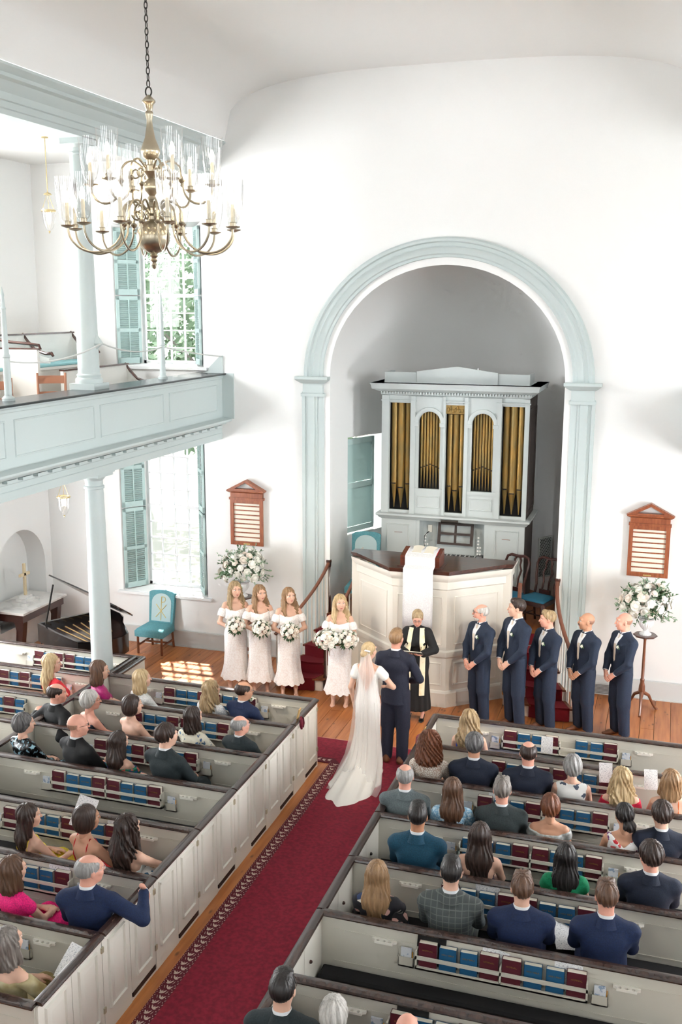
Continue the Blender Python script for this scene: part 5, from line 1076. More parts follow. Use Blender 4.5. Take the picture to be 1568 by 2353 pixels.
def shoe_mesh(k):
    if k not in SHOE:
        if k == 'm': V, F = sdf_mesh([cone((0, -.07, .045), (0, .06, .035), .042, .040, (1, 1, .95), .02), cone((0, .06, .03), (0, .15, .022), .042, .026, (1, 1, .8), .02), cone((0, -.07, .05), (0, -.05, .1), .04, .042, k=.02)], .009, lambda X, Y, Z: .001-Z)
        else: V, F = sdf_mesh([cone((0, -.05, .06), (0, .09, .022), .028, .034, (1, 1, .7), .015), cone((0, .09, .02), (0, .13, .016), .03, .02, (1, 1, .8), .015), cone((0, -.06, .0), (0, -.055, .06), .01, .024, k=.012)], .007, lambda X, Y, Z: .001-Z)
        SHOE[k] = np_mesh('shoe_'+k, [(V, F, 0)])
    return SHOE[k].copy()
WHITESH = M('white_shirt', (238, 240, 243), .7)
FOOTN = {}
def person(label, loc, rz, sex, H, seated, hair, hc, outfit, skin='fair', head=(0, 0), arms='lap', beard=None, glasses=False, group=None, extra=None, full=None):
    """outfit: dict(kind='suit'|'dress'|'robe', ...)"""
    s = (H/1.78) if not seated else H
    J = skeleton(sex, seated, s, ARMS[arms] if isinstance(arms, str) else arms); o = outfit; parts = []
    # body: one continuous skin surface
    bare = o['kind'] in ('dress', 'gown')
    body = torso_prims(J, sex, s, 0 if bare else -.012)+arm_prims(J, sex, s, 0 if bare else -.008)+[cone((J['neck'][0], J['neck'][1], J['neck'][2]-.02), mix3(J['neck'], J['head'], .6), .056*s if sex == 'm' else .046*s, .055*s if sex == 'm' else .044*s, k=.025)]+leg_prims(J, s, -.004 if bare else -.014)
    if sex == 'f' and not seated: body += [cone(J['ank'+n], (J['ank'+n][0], J['ank'+n][1]+.11*s, .035), .030, .024, (1, 1, .8), .02) for n in 'LR']
    V, F = sdf_mesh(body, .0135 if bare else .017); parts.append((V, F, 0))
    hm = Matrix.Translation(Vector(J['head'])-Vector((0, .03*s, .08*s))) @ Euler((head[1], 0, head[0]), 'XYZ').to_matrix().to_4x4() @ Matrix.Translation((0, .03*s, .08*s)) @ Matrix.Scale(s*1.02 if not seated else min(1.10, max(1.0, s*1.06)), 4)
    for HV, HF, mi in HEADS[sex]: parts.append((xf(HV, hm), HF, mi))
    hp = o.get('hands', ('relax', 'relax')); pl = o.get('palms', ((0, -.2, -1), (0, -.2, -1))); hd = o.get('hdir', (None, None))
    if arms == 'clasp': pl = ((.2, -1, -.1), (-.2, -1, -.1)); hd = ((.62, .38, -.68), (-.66, .42, -.62)); hp = ('relax', 'relax')
    elif arms == 'bouquet': pl = ((1, .2, 0), (-1, .2, 0)); hd = ((.5, .8, .1), (-.5, .8, .1)); hp = ('grip', 'grip')
    elif arms == 'book': pl = ((.4, .2, 1), (-.4, .2, 1)); hd = ((.6, .8, .1), (-.5, .85, .1))
    elif arms == 'bride': pl = ((1, 0, 0), (0, 0, -1)); hd = ((.1, .1, -1), (.7, .6, 0))
    elif arms == 'rail': hd = (None, (.0, .6, -.8)); pl = ((0, -.2, -1), (-.3, -.8, -.4))
    elif arms == 'lap': hd = ((.6, .75, -.1), (-.6, .75, -.1))
    place_hand(J, 'L', s, pl[0], hp[0], parts, hd[0]); place_hand(J, 'R', s, pl[1], hp[1], parts, hd[1])
    me = np_mesh('person', parts); root = link('person', me, skin_mats(skin, hc), None, loc, (0, 0, rz)); tag(root, label, 'person', group)
    # hair
    if hair:
        ho = link('hair', hair_mesh(hair), hair_mat(hc), root); ho.matrix_local = hm
    if beard:
        pr = [ell((0, .045, -.085), (.058, .052, .045), .02), ell((0, .088, -.048), (.03, .018, .007), .012)] if beard[0] == 'full' else [cone((-.026, .094, -.05), (0, .108, -.044), .006, .0075, k=.008), cone((.026, .094, -.05), (0, .108, -.044), .006, .0075, k=.008)]
        V, F = sdf_mesh(pr, .005, (lambda X, Y, Z: np.maximum(Z+.045 if beard[0] == 'full' else Z-.1, .02-Y)) if beard[0] == 'full' else None, [ell((0, .11, -.0615), (.024, .03, .007), .006)]); b = link('beard' if beard[0] == 'full' else 'moustache', np_mesh('beard', [(V, F, 0)]), hair_mat(beard[1]), root); b.matrix_local = hm
    if glasses:
        g = MB()
        for q in (-1, 1):
            g.tube([(q*.033+.021*math.cos(a), .104, .010+.015*math.sin(a)) for a in [2*PI*i/12 for i in range(13)]], .0018, 5, False); g.tube([(q*.054, .103, .014), (q*.078, .06, .014), (q*.083, -.015, .012)], .0018, 5)
        g.tube([(-.012, .106, .012), (.012, .106, .012)], .0018, 5); b = g.build('glasses', M('glasses_'+(glasses if isinstance(glasses, str) else 'dark'), (40, 34, 32) if glasses != 'clear' else (190, 190, 196), .3, .2), root); b.matrix_local = hm
    k = o['kind']
    nx = Vector(J['neck'])
    if k == 'suit':
        tp = torso_prims(J, 'm', s, .014)+arm_prims(J, 'm', s, .011, 1.86)+[cone(J['shL'], J['shR'], .046*s+.008, .046*s+.008, k=.05)]
        if not seated: tp += [cone(J['pelvis'], (0, -.005, .80*s), .160*s, .175*s, (1, .74, 1), .05)]
        else: tp += [cone(J['pelvis'], (0, .03, J['pelvis'][2]-.06), .165*s, .175*s, (1, .8, 1), .05)]
        h = .0125 if not seated else .0155
        cut = (lambda X, Y, Z: .815*s-Z) if not seated else None
        ds = lambda X, Y, Z: .0022*np.sin(Z*38+X*9+4*np.sin(Y*9))*(np.abs(X) > .13)
        jk = link('jacket', np_mesh('jacket', [(*sdf_mesh(tp, h, cut, None, ds), 0)]), o['mat'], root)
        c = MB()
        def ring(r, dz0, dz1, lift, qb=1.0, gap=.25):
            rr = []
            for q, dz in ((qb, dz0), (1.0, dz1), (.93, dz1), (.93, dz0)): rr.append([(r*q*math.cos(a)*s, nx.y+.004+r*q*math.sin(a)*1.05*s, nx.z+dz*s+lift*math.sin(a)*-1*s) for a in [PI/2+gap+(2*PI-2*gap)*i/22 for i in range(23)]])
            return rr
        R = ring(.0645, .01, .062, .012, 1.06); c.loft([[R[q][i] for q in range(4)] for i in range(23)], True, True); c.build('shirt_collar', WHITESH, root)
        c = MB(); R = ring(.073, -.03, .040, .012, 1.45, .95); c.loft([[R[q][i] for q in range(4)] for i in range(23)], True, True); c.build('jacket_collar', o['mat'], jk)
        for n in 'LR':
            w, e_ = Vector(J['wr'+n]), Vector(J['el'+n]); d = (w-e_).normalized(); MB().tube([w-d*.05, w-d*.008], [.038*s, .036*s], 12).build('shirt_cuff', WHITESH, root)
        if not seated:
            z1 = nx.z+.02*s; zb = 1.12*s
            f = lambda t, a, b: a+(b-a)*t
            rows = [(f(t, z1, zb), -f(t, .060, .004)*s, f(t, .060, .004)*s) for t in [i/10 for i in range(11)]]
            patch(tp, rows, 8, .004).build('shirt_front', WHITESH, root)
            tie = [(z1-.0*s, -.014*s, .014*s), (z1-.035*s, -.018*s, .018*s), (z1-.04*s, -.012*s, .012*s), (z1-.15*s, -.022*s, .022*s), (zb+.03*s, -.020*s, .020*s), (zb, -.004, .004)]
            patch(tp, tie, 4, .010).build('tie', o.get('tie', M('pale_tie', (214, 200, 184), .6)), root)
            for q in (-1, 1):
                rows = [(f(t, z1+.01*s, zb-.005*s), q*f(t, .058, .0)*s, q*(f(t, .058, .0)+(.016+.085*min(1, t*2.6) if t < .36 else .101*(1-(t-.36)/.64)+.004))*s) for t in [i/14 for i in range(15)]]
                patch(tp, rows, 5, .008).build('lapel', o['mat'], jk)
            c = MB()
            for zz in (1.10, 1.0): y = on_front(tp, .01*s, zz*s, .003); c.sphere((.01*s, y, zz*s), (.008, .004, .008), 8, 5)
            c.build('buttons', M('dark_button', (20, 22, 30), .4), jk)
        tr = leg_prims(J, s, .014, 2.0, .022)+[cone(J['pelvis'], (0, 0, J['pelvis'][2]-.05*s), .150*s, .150*s, (1, .75, 1), .05)]
        link('trousers', np_mesh('trousers', [(*sdf_mesh(tr, .0155 if not seated else .02), 0)]), o.get('pants', o['mat']), root)
        for n in 'LR': link('shoe', shoe_mesh('m'), o.get('shoes', M('brown_shoes', (112, 66, 40), .45)), root, (J['ank'+n][0], J['ank'+n][1]+.02, 0), (0, 0, -.15 if n == 'R' else .15), (s, s*1.05, s))
    elif k == 'dress':
        nz = J['neck'][2]; sl = o.get('sleeve', 0); tp = torso_prims(J, 'f', s, .008)
        if sl: tp += arm_prims(J, 'f', s, o.get('puff', .012), sl)
        if seated: tp += leg_prims(J, s, .02, 1.35, .03)+[cone(J['hipL'], J['hipR'], .11*s, .11*s, k=.05), cone(mix3(J['hipL'], J['hipR'], .5), mix3(J['kneeL'], J['kneeR'], .5), .09*s, .07*s, k=.05)]
        nk = o.get('neck', 'round'); zb, zf = {'round': (-.0, -.03), 'high': (.02, .01), 'strapless': (-.19, -.15), 'low': (-.26, -.12), 'vback': (-.12, -.06), 'scoop': (-.10, -.08), 'off': (-.11, -.11), 'straps': (-.22, -.13), 'bride': (-.34, -.05)}[nk]
        vs = {'bride': 2.6, 'vback': .9, 'scoop': .3, 'round': .1, 'low': .7}.get(nk, 0)
        xs = {'bride': .015, 'vback': .0, 'scoop': .09, 'round': .06, 'low': .05}.get(nk, 0)
        def cut(X, Y, Z): return (Z-(nz+np.where(Y < nx.y+.02, zb, zf)*s+vs*np.maximum(np.abs(X)-xs, 0)))*.75
        dr = link('dress', np_mesh('dress', [(*sdf_mesh(tp, .0135, cut), 0)]), o['mat'], root)
        if nk in ('straps', 'low', 'cross') or o.get('strap'):
            bp = torso_prims(J, 'f', s, .004)
            for q in (-1, 1):
                pts = []
                x_ = q*.085*s
                for zz, yy in ((nz-.24*s, -.09), (nz-.16*s, -.105), (nz-.06*s, -.085), (nz-.018*s, -.03), (nz-.03*s, .03), (nz-.12*s, .085)):
                    xx = x_*(-1+2*(nz-zz)/(.24*s)*-1+1) if False else x_
                    if o.get('strap') == 'cross' and yy < -.05: xx = x_*(1-2*min(1, (nz-zz)/(.2*s)))
                    pts.append((xx, yy*s, zz))
                # push onto the skin
                P = np.array(pts, np.float32)
                for _ in range(6):
                    d = sdf_points(bp, P); P[:, 1] += np.where(P[:, 1] < .0, d, -d)*np.where(np.abs(P[:, 1]) > .05*s, 1, 0); P[:, 2] += np.where(np.abs(P[:, 1]) <= .05*s, -d, 0)
                MB().tube([tuple(p) for p in P], .006, 6).build('strap', o.get('strapmat', o['mat']), dr)
        if not seated: pass
        for n in 'LR':
            if seated: link('shoe', shoe_mesh('f'), M('nude_shoes', (206, 160, 136), .5), root, (J['ank'+n][0], J['ank'+n][1]+.02, 0))
    if extra: extra(root, J, s, hm)
    root['_J'] = 0; del root['_J']
    return root, J, s, hm
# ---- cloth
def cloth(n, c, c2=None, rough=.8, **k): return M('cloth_'+n, c, rough, col2=c2 or tuple(min(255, int(v*1.18+3)) for v in c), scale=k.pop('scale', 90), bump=k.pop('bump', .15), **k)
def floral(name, base, cols, scale=14, thr=.45):
    nm = 'floral_'+name
    if nm in MATS: return MATS[nm]
    m = bpy.data.materials.new(nm); MATS[nm] = m; m.use_nodes = True; nt = m.node_tree; N = nt.nodes; L = nt.links; b = N['Principled BSDF']; b.inputs['Roughness'].default_value = .8
    tc = N.new('ShaderNodeTexCoord'); n0 = N.new('ShaderNodeTexNoise'); n0.inputs['Scale'].default_value = scale*1.5; ad = N.new('ShaderNodeMix'); ad.data_type = 'VECTOR'; ad.inputs[0].default_value = .06
    L.new(tc.outputs['Object'], n0.inputs['Vector']); L.new(tc.outputs['Object'], ad.inputs[4]); L.new(n0.outputs['Color'], ad.inputs[5])
    v = N.new('ShaderNodeTexVoronoi'); v.inputs['Scale'].default_value = scale; L.new(ad.outputs[1], v.inputs['Vector'])
    cr = N.new('ShaderNodeValToRGB'); cr.color_ramp.interpolation = 'CONSTANT'; e = cr.color_ramp.elements; e[0].color = lin(cols[0]); e[0].position = 0; e[1].position = 1/len(cols); e[1].color = lin(cols[min(1, len(cols)-1)])
    for i in range(2, len(cols)): q = e.new(i/len(cols)); q.color = lin(cols[i])
    sp = N.new('ShaderNodeSeparateColor'); L.new(v.outputs['Color'], sp.inputs[0]); L.new(sp.outputs[0], cr.inputs[0])
    mr = N.new('ShaderNodeMapRange'); mr.inputs[1].default_value = thr; mr.inputs[2].default_value = thr+.04; L.new(v.outputs['Distance'], mr.inputs[0])
    mx = N.new('ShaderNodeMix'); mx.data_type = 'RGBA'; mx.inputs[7].default_value = lin(base); L.new(mr.outputs[0], mx.inputs[0]); L.new(cr.outputs[0], mx.inputs[6]); L.new(mx.outputs[2], b.inputs['Base Color']); return m
def lace(n, c, c2, scale): return M('lace_'+n, c2, .8, col2=c, kind='edge', scale=scale, lo=.04, hi=.16, bump=.4)
SUIT = dict(black=cloth('black', (11, 12, 15)), navy=cloth('navy', (10, 28, 62)), midnight=cloth('midnight', (12, 22, 40)), green=cloth('green', (24, 34, 38)), teal=cloth('teal', (8, 58, 80)), grey=cloth('grey', (84, 94, 96)), charcoal=cloth('charcoal', (42, 50, 52)), party=cloth('party', (22, 34, 54)), groom=cloth('groom', (25, 29, 46)))
def plaid_mat():
    m = bpy.data.materials.new('cloth_plaid'); m.use_nodes = True; nt = m.node_tree; N = nt.nodes; L = nt.links; b = N['Principled BSDF']; b.inputs['Roughness'].default_value = .85
    tc = N.new('ShaderNodeTexCoord'); sp = N.new('ShaderNodeSeparateXYZ'); L.new(tc.outputs['Object'], sp.inputs[0]); outs = []
    for ax in (0, 2):
        a = N.new('ShaderNodeMath'); a.operation = 'MULTIPLY'; a.inputs[1].default_value = 19; L.new(sp.outputs[ax], a.inputs[0]); f = N.new('ShaderNodeMath'); f.operation = 'FRACT'; L.new(a.outputs[0], f.inputs[0]); g = N.new('ShaderNodeMath'); g.operation = 'LESS_THAN'; g.inputs[1].default_value = .12; L.new(f.outputs[0], g.inputs[0]); outs.append(g)
    x = N.new('ShaderNodeMath'); x.operation = 'MAXIMUM'; L.new(outs[0].outputs[0], x.inputs[0]); L.new(outs[1].outputs[0], x.inputs[1])
    mx = N.new('ShaderNodeMix'); mx.data_type = 'RGBA'; mx.inputs[6].default_value = lin((74, 80, 80)); mx.inputs[7].default_value = lin((104, 110, 108)); L.new(x.outputs[0], mx.inputs[0]); L.new(mx.outputs[2], b.inputs['Base Color']); return m
SUIT['plaid'] = plaid_mat()
def suit(n, **k): d = dict(kind='suit', mat=SUIT[n], shoes=M('black_shoes', (18, 17, 17), .35)); d.update(k); return d
def dress(mat, **k): d = dict(kind='dress', mat=mat); d.update(k); return d
# ================================================================ SEATED GUESTS
def guest(x, y, zt, label, sex, hair, hc, outfit, rz=0, head=(0, 0), **k):
    if zt > 1.46: f = (zt-1.45)/.75; y += f*.95; zt = 1.45; x -= .0*f
    s = min(1.10, max(.92, zt/1.35)); y -= .015
    return person(label, (x, y, 0), rz, sex, s, True, hair, hc, outfit, head=head, group='guests seated in the pews', **k)
YB = lambda r: PY[r]+.27
LG = -.22; RG = .10   # usual facing of the two sides
def left_guests():
    g = guest
    g(-2.98, YB(1), 1.31, 'person with curly pale blond hair and white lace jacket in the front pew', 'f', 'shoulder', 'blonde', dress(lace('white', (240, 240, 238), (214, 214, 212), 45), sleeve=1.8, neck='high'), LG-.3, (-.35, 0))
    g(-3.61, YB(1), 1.36, 'person in magenta dress with straight brown hair beside the column', 'f', 'shoulder', 'brown', dress(cloth('magenta', (160, 30, 100), rough=.5), neck='high', sleeve=.25), LG-.5, (-.4, 0))
    g(-1.98, YB(1), 1.28, 'person with long wavy light hair and grey-white lace top in the front pew', 'f', 'longwavy', 'dirtyblonde', dress(lace('greywhite', (236, 236, 236), (196, 200, 206), 38), sleeve=1.5, neck='high'), LG, (-.45, .05))
    g(-1.53, YB(1), 1.32, 'balding person in bright navy suit at the aisle end of the front pew', 'm', 'balding', 'dark', suit('navy'), LG-.1, (-.5, 0), skin='tan', glasses=True)
    g(-4.34, SY[2]+.33, 1.38, 'person with long straight blond hair and coral red dress at the frame edge', 'f', 'long', 'blonde', dress(cloth('coral', (226, 50, 62)), sleeve=.6), LG-.2, (-.6, 0))
    g(-3.68, YB(2), 1.36, 'balding person in black suit and red tie with arms spread along the pew', 'm', 'balding', 'dark', suit('black'), LG-.2, (-.55, 0), skin='pink', arms='wide')
    g(-3.20, YB(2), 1.33, 'person with short silver hair and navy sleeveless dress with pearl necklace', 'f', 'crop', 'silver', dress(cloth('navydress', (20, 28, 44)), neck='scoop'), LG-.3, (-.5, 0), skin='pink', glasses=True)
    g(-2.62, YB(2), 1.34, 'person with dark chin-length bob and bare shoulders in strapless black dress', 'f', 'bob', 'dark', dress(cloth('blackdress', (16, 15, 18)), neck='strapless'), LG-.2, (-.5, 0))
    g(-1.80, YB(2), 1.29, 'person with full dark brown hair and cream blouse with blue flowers', 'f', 'shoulder', 'dark', dress(floral('blueflower', (238, 232, 212), [(60, 100, 150), (238, 232, 212), (96, 130, 160), (238, 232, 212)], 22, .32), sleeve=.9, neck='high'), LG, (-.2, .05))
    g(-1.20, YB(2)+.03, 1.24, 'grey-haired person with glasses in dark teal suit beside the pew door', 'm', 'balding', 'grey', suit('green'), LG, (-.45, .1), skin='pink', glasses='clear')
    g(-3.54, YB(3), 1.34, 'person with short grey hair and black sequin jacket', 'f', 'crop', 'darkgrey', dress(M('sequins', (12, 14, 18), .25, .3, col2=(150, 190, 205), kind='voronoi', scale=26, lo=.62, hi=.75), sleeve=1.8, neck='high'), LG-.1, (-.5, 0))
    g(-2.82, YB(3), 1.42, 'large bald person with glasses in black suit', 'm', 'bald', 'stubble', suit('black'), LG-.15, (-.5, 0), skin='pink', glasses=True)
    g(-2.29, YB(3), 1.28, 'person with very long straight dark hair and bright floral off-shoulder dress', 'f', 'long', 'dark', dress(floral('tropic', (24, 110, 90), [(30, 90, 150), (214, 60, 60), (20, 120, 96), (224, 120, 110), (40, 60, 120)], 20, .5), neck='off', sleeve=.55), LG, (-.1, 0))
    g(-1.69, YB(3), 1.45, 'person with brown hair in dark green-grey suit in the third pew', 'm', 'thick', 'dark', suit('green'), LG, (-.4, 0))
    g(-2.24, YB(5), 1.29, 'person with long dark hair and thin yellow straps by the frame edge', 'f', 'long', 'dark', dress(cloth('yellow', (236, 200, 70)), neck='straps'), LG-.15, (-.5, 0), arms='paper')
    g(-1.60, YB(5), 1.38, 'person with dark hair drawn over one shoulder and low red-strapped back', 'f', 'bob', 'dark', dress(cloth('red', (170, 30, 34)), neck='low'), LG-.1, (-.35, 0), skin='tan', arms='paper')
    g(-1.16, YB(5), 1.35, 'person with long wavy dark hair and white dress with blue flowers', 'f', 'longwavy', 'dark', dress(floral('bluewhite', (236, 238, 238), [(30, 90, 130), (236, 238, 238), (220, 170, 120), (40, 120, 120)], 13, .36), neck='low'), LG, (-.1, 0), arms='knee')
    g(-1.78, YB(6), 1.31, 'person with straight brown hair and hot pink dress', 'f', 'shoulder', 'brown', dress(cloth('hotpink', (214, 24, 110)), neck='high', sleeve=.3), LG-.1, (-.2, 0))
    g(-1.04, YB(6)+.02, 1.45, 'broad balding person in navy suit resting one arm on the pew rail', 'm', 'balding', 'grey', suit('navy'), .22, (-.85, 0), skin='pink', glasses='clear', arms='rail')
    g(-1.18, YB(7), 1.32, 'person with grey-streaked dark hair and gold shawl reading a programme', 'f', 'shoulder', 'saltpepper', dress(M('gold_shawl', (150, 130, 80), .6, col2=(196, 186, 150), scale=7), neck='scoop', sleeve=.8), LG, (-.1, .1), arms='paper')
def right_guests():
    g = guest
    g(1.38, YB(1), 1.31, 'person with long highlighted blond hair and cobalt blue sleeveless dress', 'f', 'longwavy', 'dirtyblonde', dress(cloth('cobalt', (30, 60, 170)), neck='round'), RG, (.1, 0))
    g(1.10, YB(2), 1.37, 'person with curly auburn hair, silver hair clip and white lace blouse', 'f', 'curly', 'auburn', dress(lace('cream', (232, 226, 216), (170, 138, 118), 52), sleeve=1.0, neck='high'), RG, (.05, 0))
    g(1.60, YB(2), 1.41, 'person with thick dark grey hair in black suit', 'm', 'thick', 'darkgrey', suit('midnight'), RG, (.05, 0), skin='tan')
    g(2.19, YB(2), 1.40, 'person with bald crown and dark side hair in black suit', 'm', 'balding', 'dark', suit('midnight'), RG, (.1, 0), skin='pink')
    g(2.66, YB(2), 1.32, 'person with silver bob and sleeveless white top with dark blossoms', 'f', 'crop', 'grey', dress(floral('ink', (226, 226, 222), [(70, 80, 96), (226, 226, 222), (40, 46, 60), (226, 226, 222)], 15, .4), neck='round'), RG, (.1, 0))
    g(3.17, YB(2), 1.25, 'person with long pale blond hair and crimson dress with open back', 'f', 'longwavy', 'blonde', dress(cloth('crimson', (176, 16, 52)), sleeve=.6, neck='scoop'), RG, (.45, .1))
    g(3.66, YB(2), 1.30, 'person with strawberry blond hair and striped strappy top at the frame edge', 'f', 'shoulder', 'lightbrown', dress(M('stripes', (220, 216, 196), .8, col2=(90, 140, 140), kind='wave', scale=14, lo=.4, hi=.6), neck='straps', strapmat=cloth('orange', (230, 110, 60))), RG, (.4, .1))
    g(1.05, YB(3), 1.37, 'person with thinning grey hair in mid grey suit at the aisle', 'm', 'balding', 'grey', suit('grey'), RG, (.1, 0), skin='pink')
    g(1.55, YB(3), 1.30, 'person with long brown hair and light blue sequined top', 'f', 'long', 'brown', dress(M('bluesequin', (134, 186, 220), .5, col2=(206, 230, 244), kind='voronoi', scale=48, lo=.5, hi=.62), sleeve=.8, neck='vback'), RG, (.05, 0))
    g(2.05, YB(3), 1.37, 'person with sandy grey hair in charcoal suit', 'm', 'short2', 'saltpepper', suit('charcoal'), RG, (.05, 0), skin='pink')
    g(2.53, YB(3), 1.28, 'person with short auburn hair and silver grey cap-sleeved top', 'f', 'crop', 'auburn', dress(M('silver_lame', (160, 164, 162), .45, .2, col2=(206, 208, 206), scale=40), sleeve=.35, neck='scoop'), RG, (.05, 0), skin='tan')
    g(3.24, YB(3), 1.29, 'person with black hair in low bun and white dress with red flowers', 'f', 'lowbun', 'black', dress(floral('redflower', (236, 234, 232), [(190, 40, 50), (236, 234, 232), (110, 60, 110), (214, 90, 90)], 20, .4), neck='vback'), RG, (.25, 0), skin='tan')
    g(3.58, YB(3), 1.36, 'person with dark brown hair in navy suit behind the striped top', 'm', 'thick', 'dark', suit('midnight'), RG, (.15, 0))
    g(1.40, YB(4), 1.44, 'person with black hair in teal blue suit at the aisle', 'm', 'short', 'black', suit('teal'), RG, (.05, 0), skin='olive')
    g(1.99, YB(4), 1.34, 'person with long dark hair and crossed navy straps on bare back', 'f', 'long', 'dark', dress(cloth('indigo', (36, 30, 66)), neck='straps', strap='cross'), RG, (.05, 0))
    g(2.77, YB(4), 1.27, 'person with very long black hair and emerald green dress', 'f', 'long', 'black', dress(cloth('emerald', (0, 116, 76)), sleeve=.35, neck='vback'), RG, (.1, .05))
    g(3.50, YB(4), 1.41, 'person with tousled brown hair in dark navy suit', 'm', 'thick', 'dark', suit('midnight'), RG, (.3, 0), skin='pink')
    g(1.26, YB(5), 1.32, 'person with long light brown hair and black dress with white and pink blossoms', 'f', 'long', 'lightbrown', dress(floral('blackwhite', (18, 18, 26), [(222, 218, 210), (18, 18, 26), (206, 160, 150), (18, 18, 26), (40, 60, 100)], 11, .38), sleeve=1.2), RG, (.05, 0), arms='knee')
    g(1.90, YB(5), 1.47, 'person with slick black hair in grey plaid suit', 'm', 'short', 'black', suit('plaid'), RG, (.05, 0))
    g(2.50, YB(5), 1.43, 'person with swept brown hair in royal navy suit', 'm', 'short2', 'brown', suit('navy'), RG, (.1, 0))
    g(3.17, YB(5), 1.50, 'tall person with short brown hair in royal navy suit in the fifth pew', 'm', 'short2', 'brown', suit('navy'), RG, (.1, 0), skin='pink')
    g(1.08, YB(7), 1.43, 'person with black hair and glasses in dark teal suit in the last visible pew', 'm', 'short', 'black', suit('green'), RG, (.0, 0), glasses=True)
    g(1.46, YB(7), 1.33, 'person with tousled grey-blond hair at the bottom of the picture', 'f', 'crop', 'silver', dress(cloth('dk', (30, 30, 36)), sleeve=.5), RG, (.05, 0))
    g(1.98, YB(7), 1.31, 'person with shiny bald head at the bottom of the picture', 'm', 'bald', 'stubble', suit('black'), RG, (.0, 0), skin='pink')
left_guests(); right_guests()
# ================================================================ FLOWERS
def bloom_mesh():
    m = MB(); q = random.Random(5)
    def petal(a, tilt, L, w):
        rows = []
        for i in range(3):
            t = i/2; el = tilt*(t**.8); r = L*t; cz = r*math.cos(el)+.1*L; cr = r*math.sin(el)+.12*L
            ww = w*(.5, 1, .7)[i]; d = (math.cos(a), math.sin(a)); p = (-d[1], d[0])
            rows.append([(d[0]*cr+p[0]*k*ww-d[0]*abs(k)*ww*.35, d[1]*cr+p[1]*k*ww-d[1]*abs(k)*ww*.35, cz+(abs(k)*.1*L)) for k in (-1, 0, 1)])
        m.loft(rows, False, False)
    for i in range(4): petal(i*PI/2, .35, .8, .4)
    for i in range(5): petal(i*2*PI/5+.3, .85, .95, .5)
    for i in range(6): petal(i*PI/3, 1.35, 1.0, .55)
    m.sphere((0, 0, .45), (.62, .62, .5), 8, 5); return m.mesh('bloom', 60)
BLOOM = bloom_mesh(); BLOOM2 = BLOOM.copy(); PET = M('ivory_petal', (252, 250, 240), .7, rand=.04); PET2 = M('blush_petal', (246, 234, 220), .7); GRN = M('bouquet_green', (52, 92, 52), .6, col2=(92, 124, 84), scale=9); EUC = M('eucalyptus', (126, 156, 132), .65, col2=(168, 190, 160), scale=9)
BLOOM.materials.append(PET); BLOOM2.materials.append(PET2)
def bloom(par, c, d, r, seed=0):
    o = link('bloom', BLOOM if seed % 5 else BLOOM2, PET, par, c); o.rotation_euler = Vector(d).to_track_quat('Z', 'Y').to_euler(); o.scale = (r, r, r*.9); return o
def leaf(m, c, d, L, w, q):
    d = Vector(d).normalized(); s_ = d.cross(Vector((q.gauss(0, 1), q.gauss(0, 1), q.gauss(0, 1)))).normalized(); n = d.cross(s_)*.15*L; c = Vector(c)
    m.add([c, c+d*L*.4+s_*w+n, c+d*L, c+d*L*.4-s_*w+n, c+d*L*.5-n*.3], [(0, 1, 4), (1, 2, 4), (2, 3, 4), (3, 0, 4)])
def bouquet(label, loc, up, R, n, seed, wide=1.0):
    q = random.Random(seed); t = thing('bouquet', label, 'bouquet', loc, 0, 'bouquets carried by the bridesmaids'); t.rotation_euler = Vector(up).to_track_quat('Z', 'Y').to_euler()
    for i in range(n):
        a = i*2.399963; zz = 1-(i+.5)/n*1.05; rr = math.sqrt(max(0, 1-zz*zz)); d = Vector((rr*math.cos(a)*wide, rr*math.sin(a), zz*.75+.12)); bloom(t, tuple(d*R*q.uniform(.85, 1.05)), d, R*q.uniform(.24, .36), i)
    m = MB()
    for i in range(95): a = q.uniform(0, 2*PI); zz = q.uniform(-.45, .8); rr = math.sqrt(1-zz*zz); d = Vector((rr*math.cos(a)*wide, rr*math.sin(a), zz)); leaf(m, d*R*.6, d+Vector((0, 0, q.uniform(-.5, .2))), R*q.uniform(.45, .75), R*.11, q)
    o = m.build('foliage', GRN, t, 0); o['kind'] = 'stuff'
    m = MB(); m.tube([(0, 0, R*.2), (0, 0, -R*1.3)], [.022, .018], 8); m.build('stem_wrap', M('white_ribbon', (244, 240, 236), .5), t); m = MB()
    for k in (-1, 1): m.tube([(k*.01, 0, -R*.7), (k*.03, .01, -R*1.3), (k*.045, 0, -R*2.1)], [.012, .014, .010], 6, True, .2)
    m.build('ribbon_tails', M('white_ribbon', (0, 0, 0)), t); return t
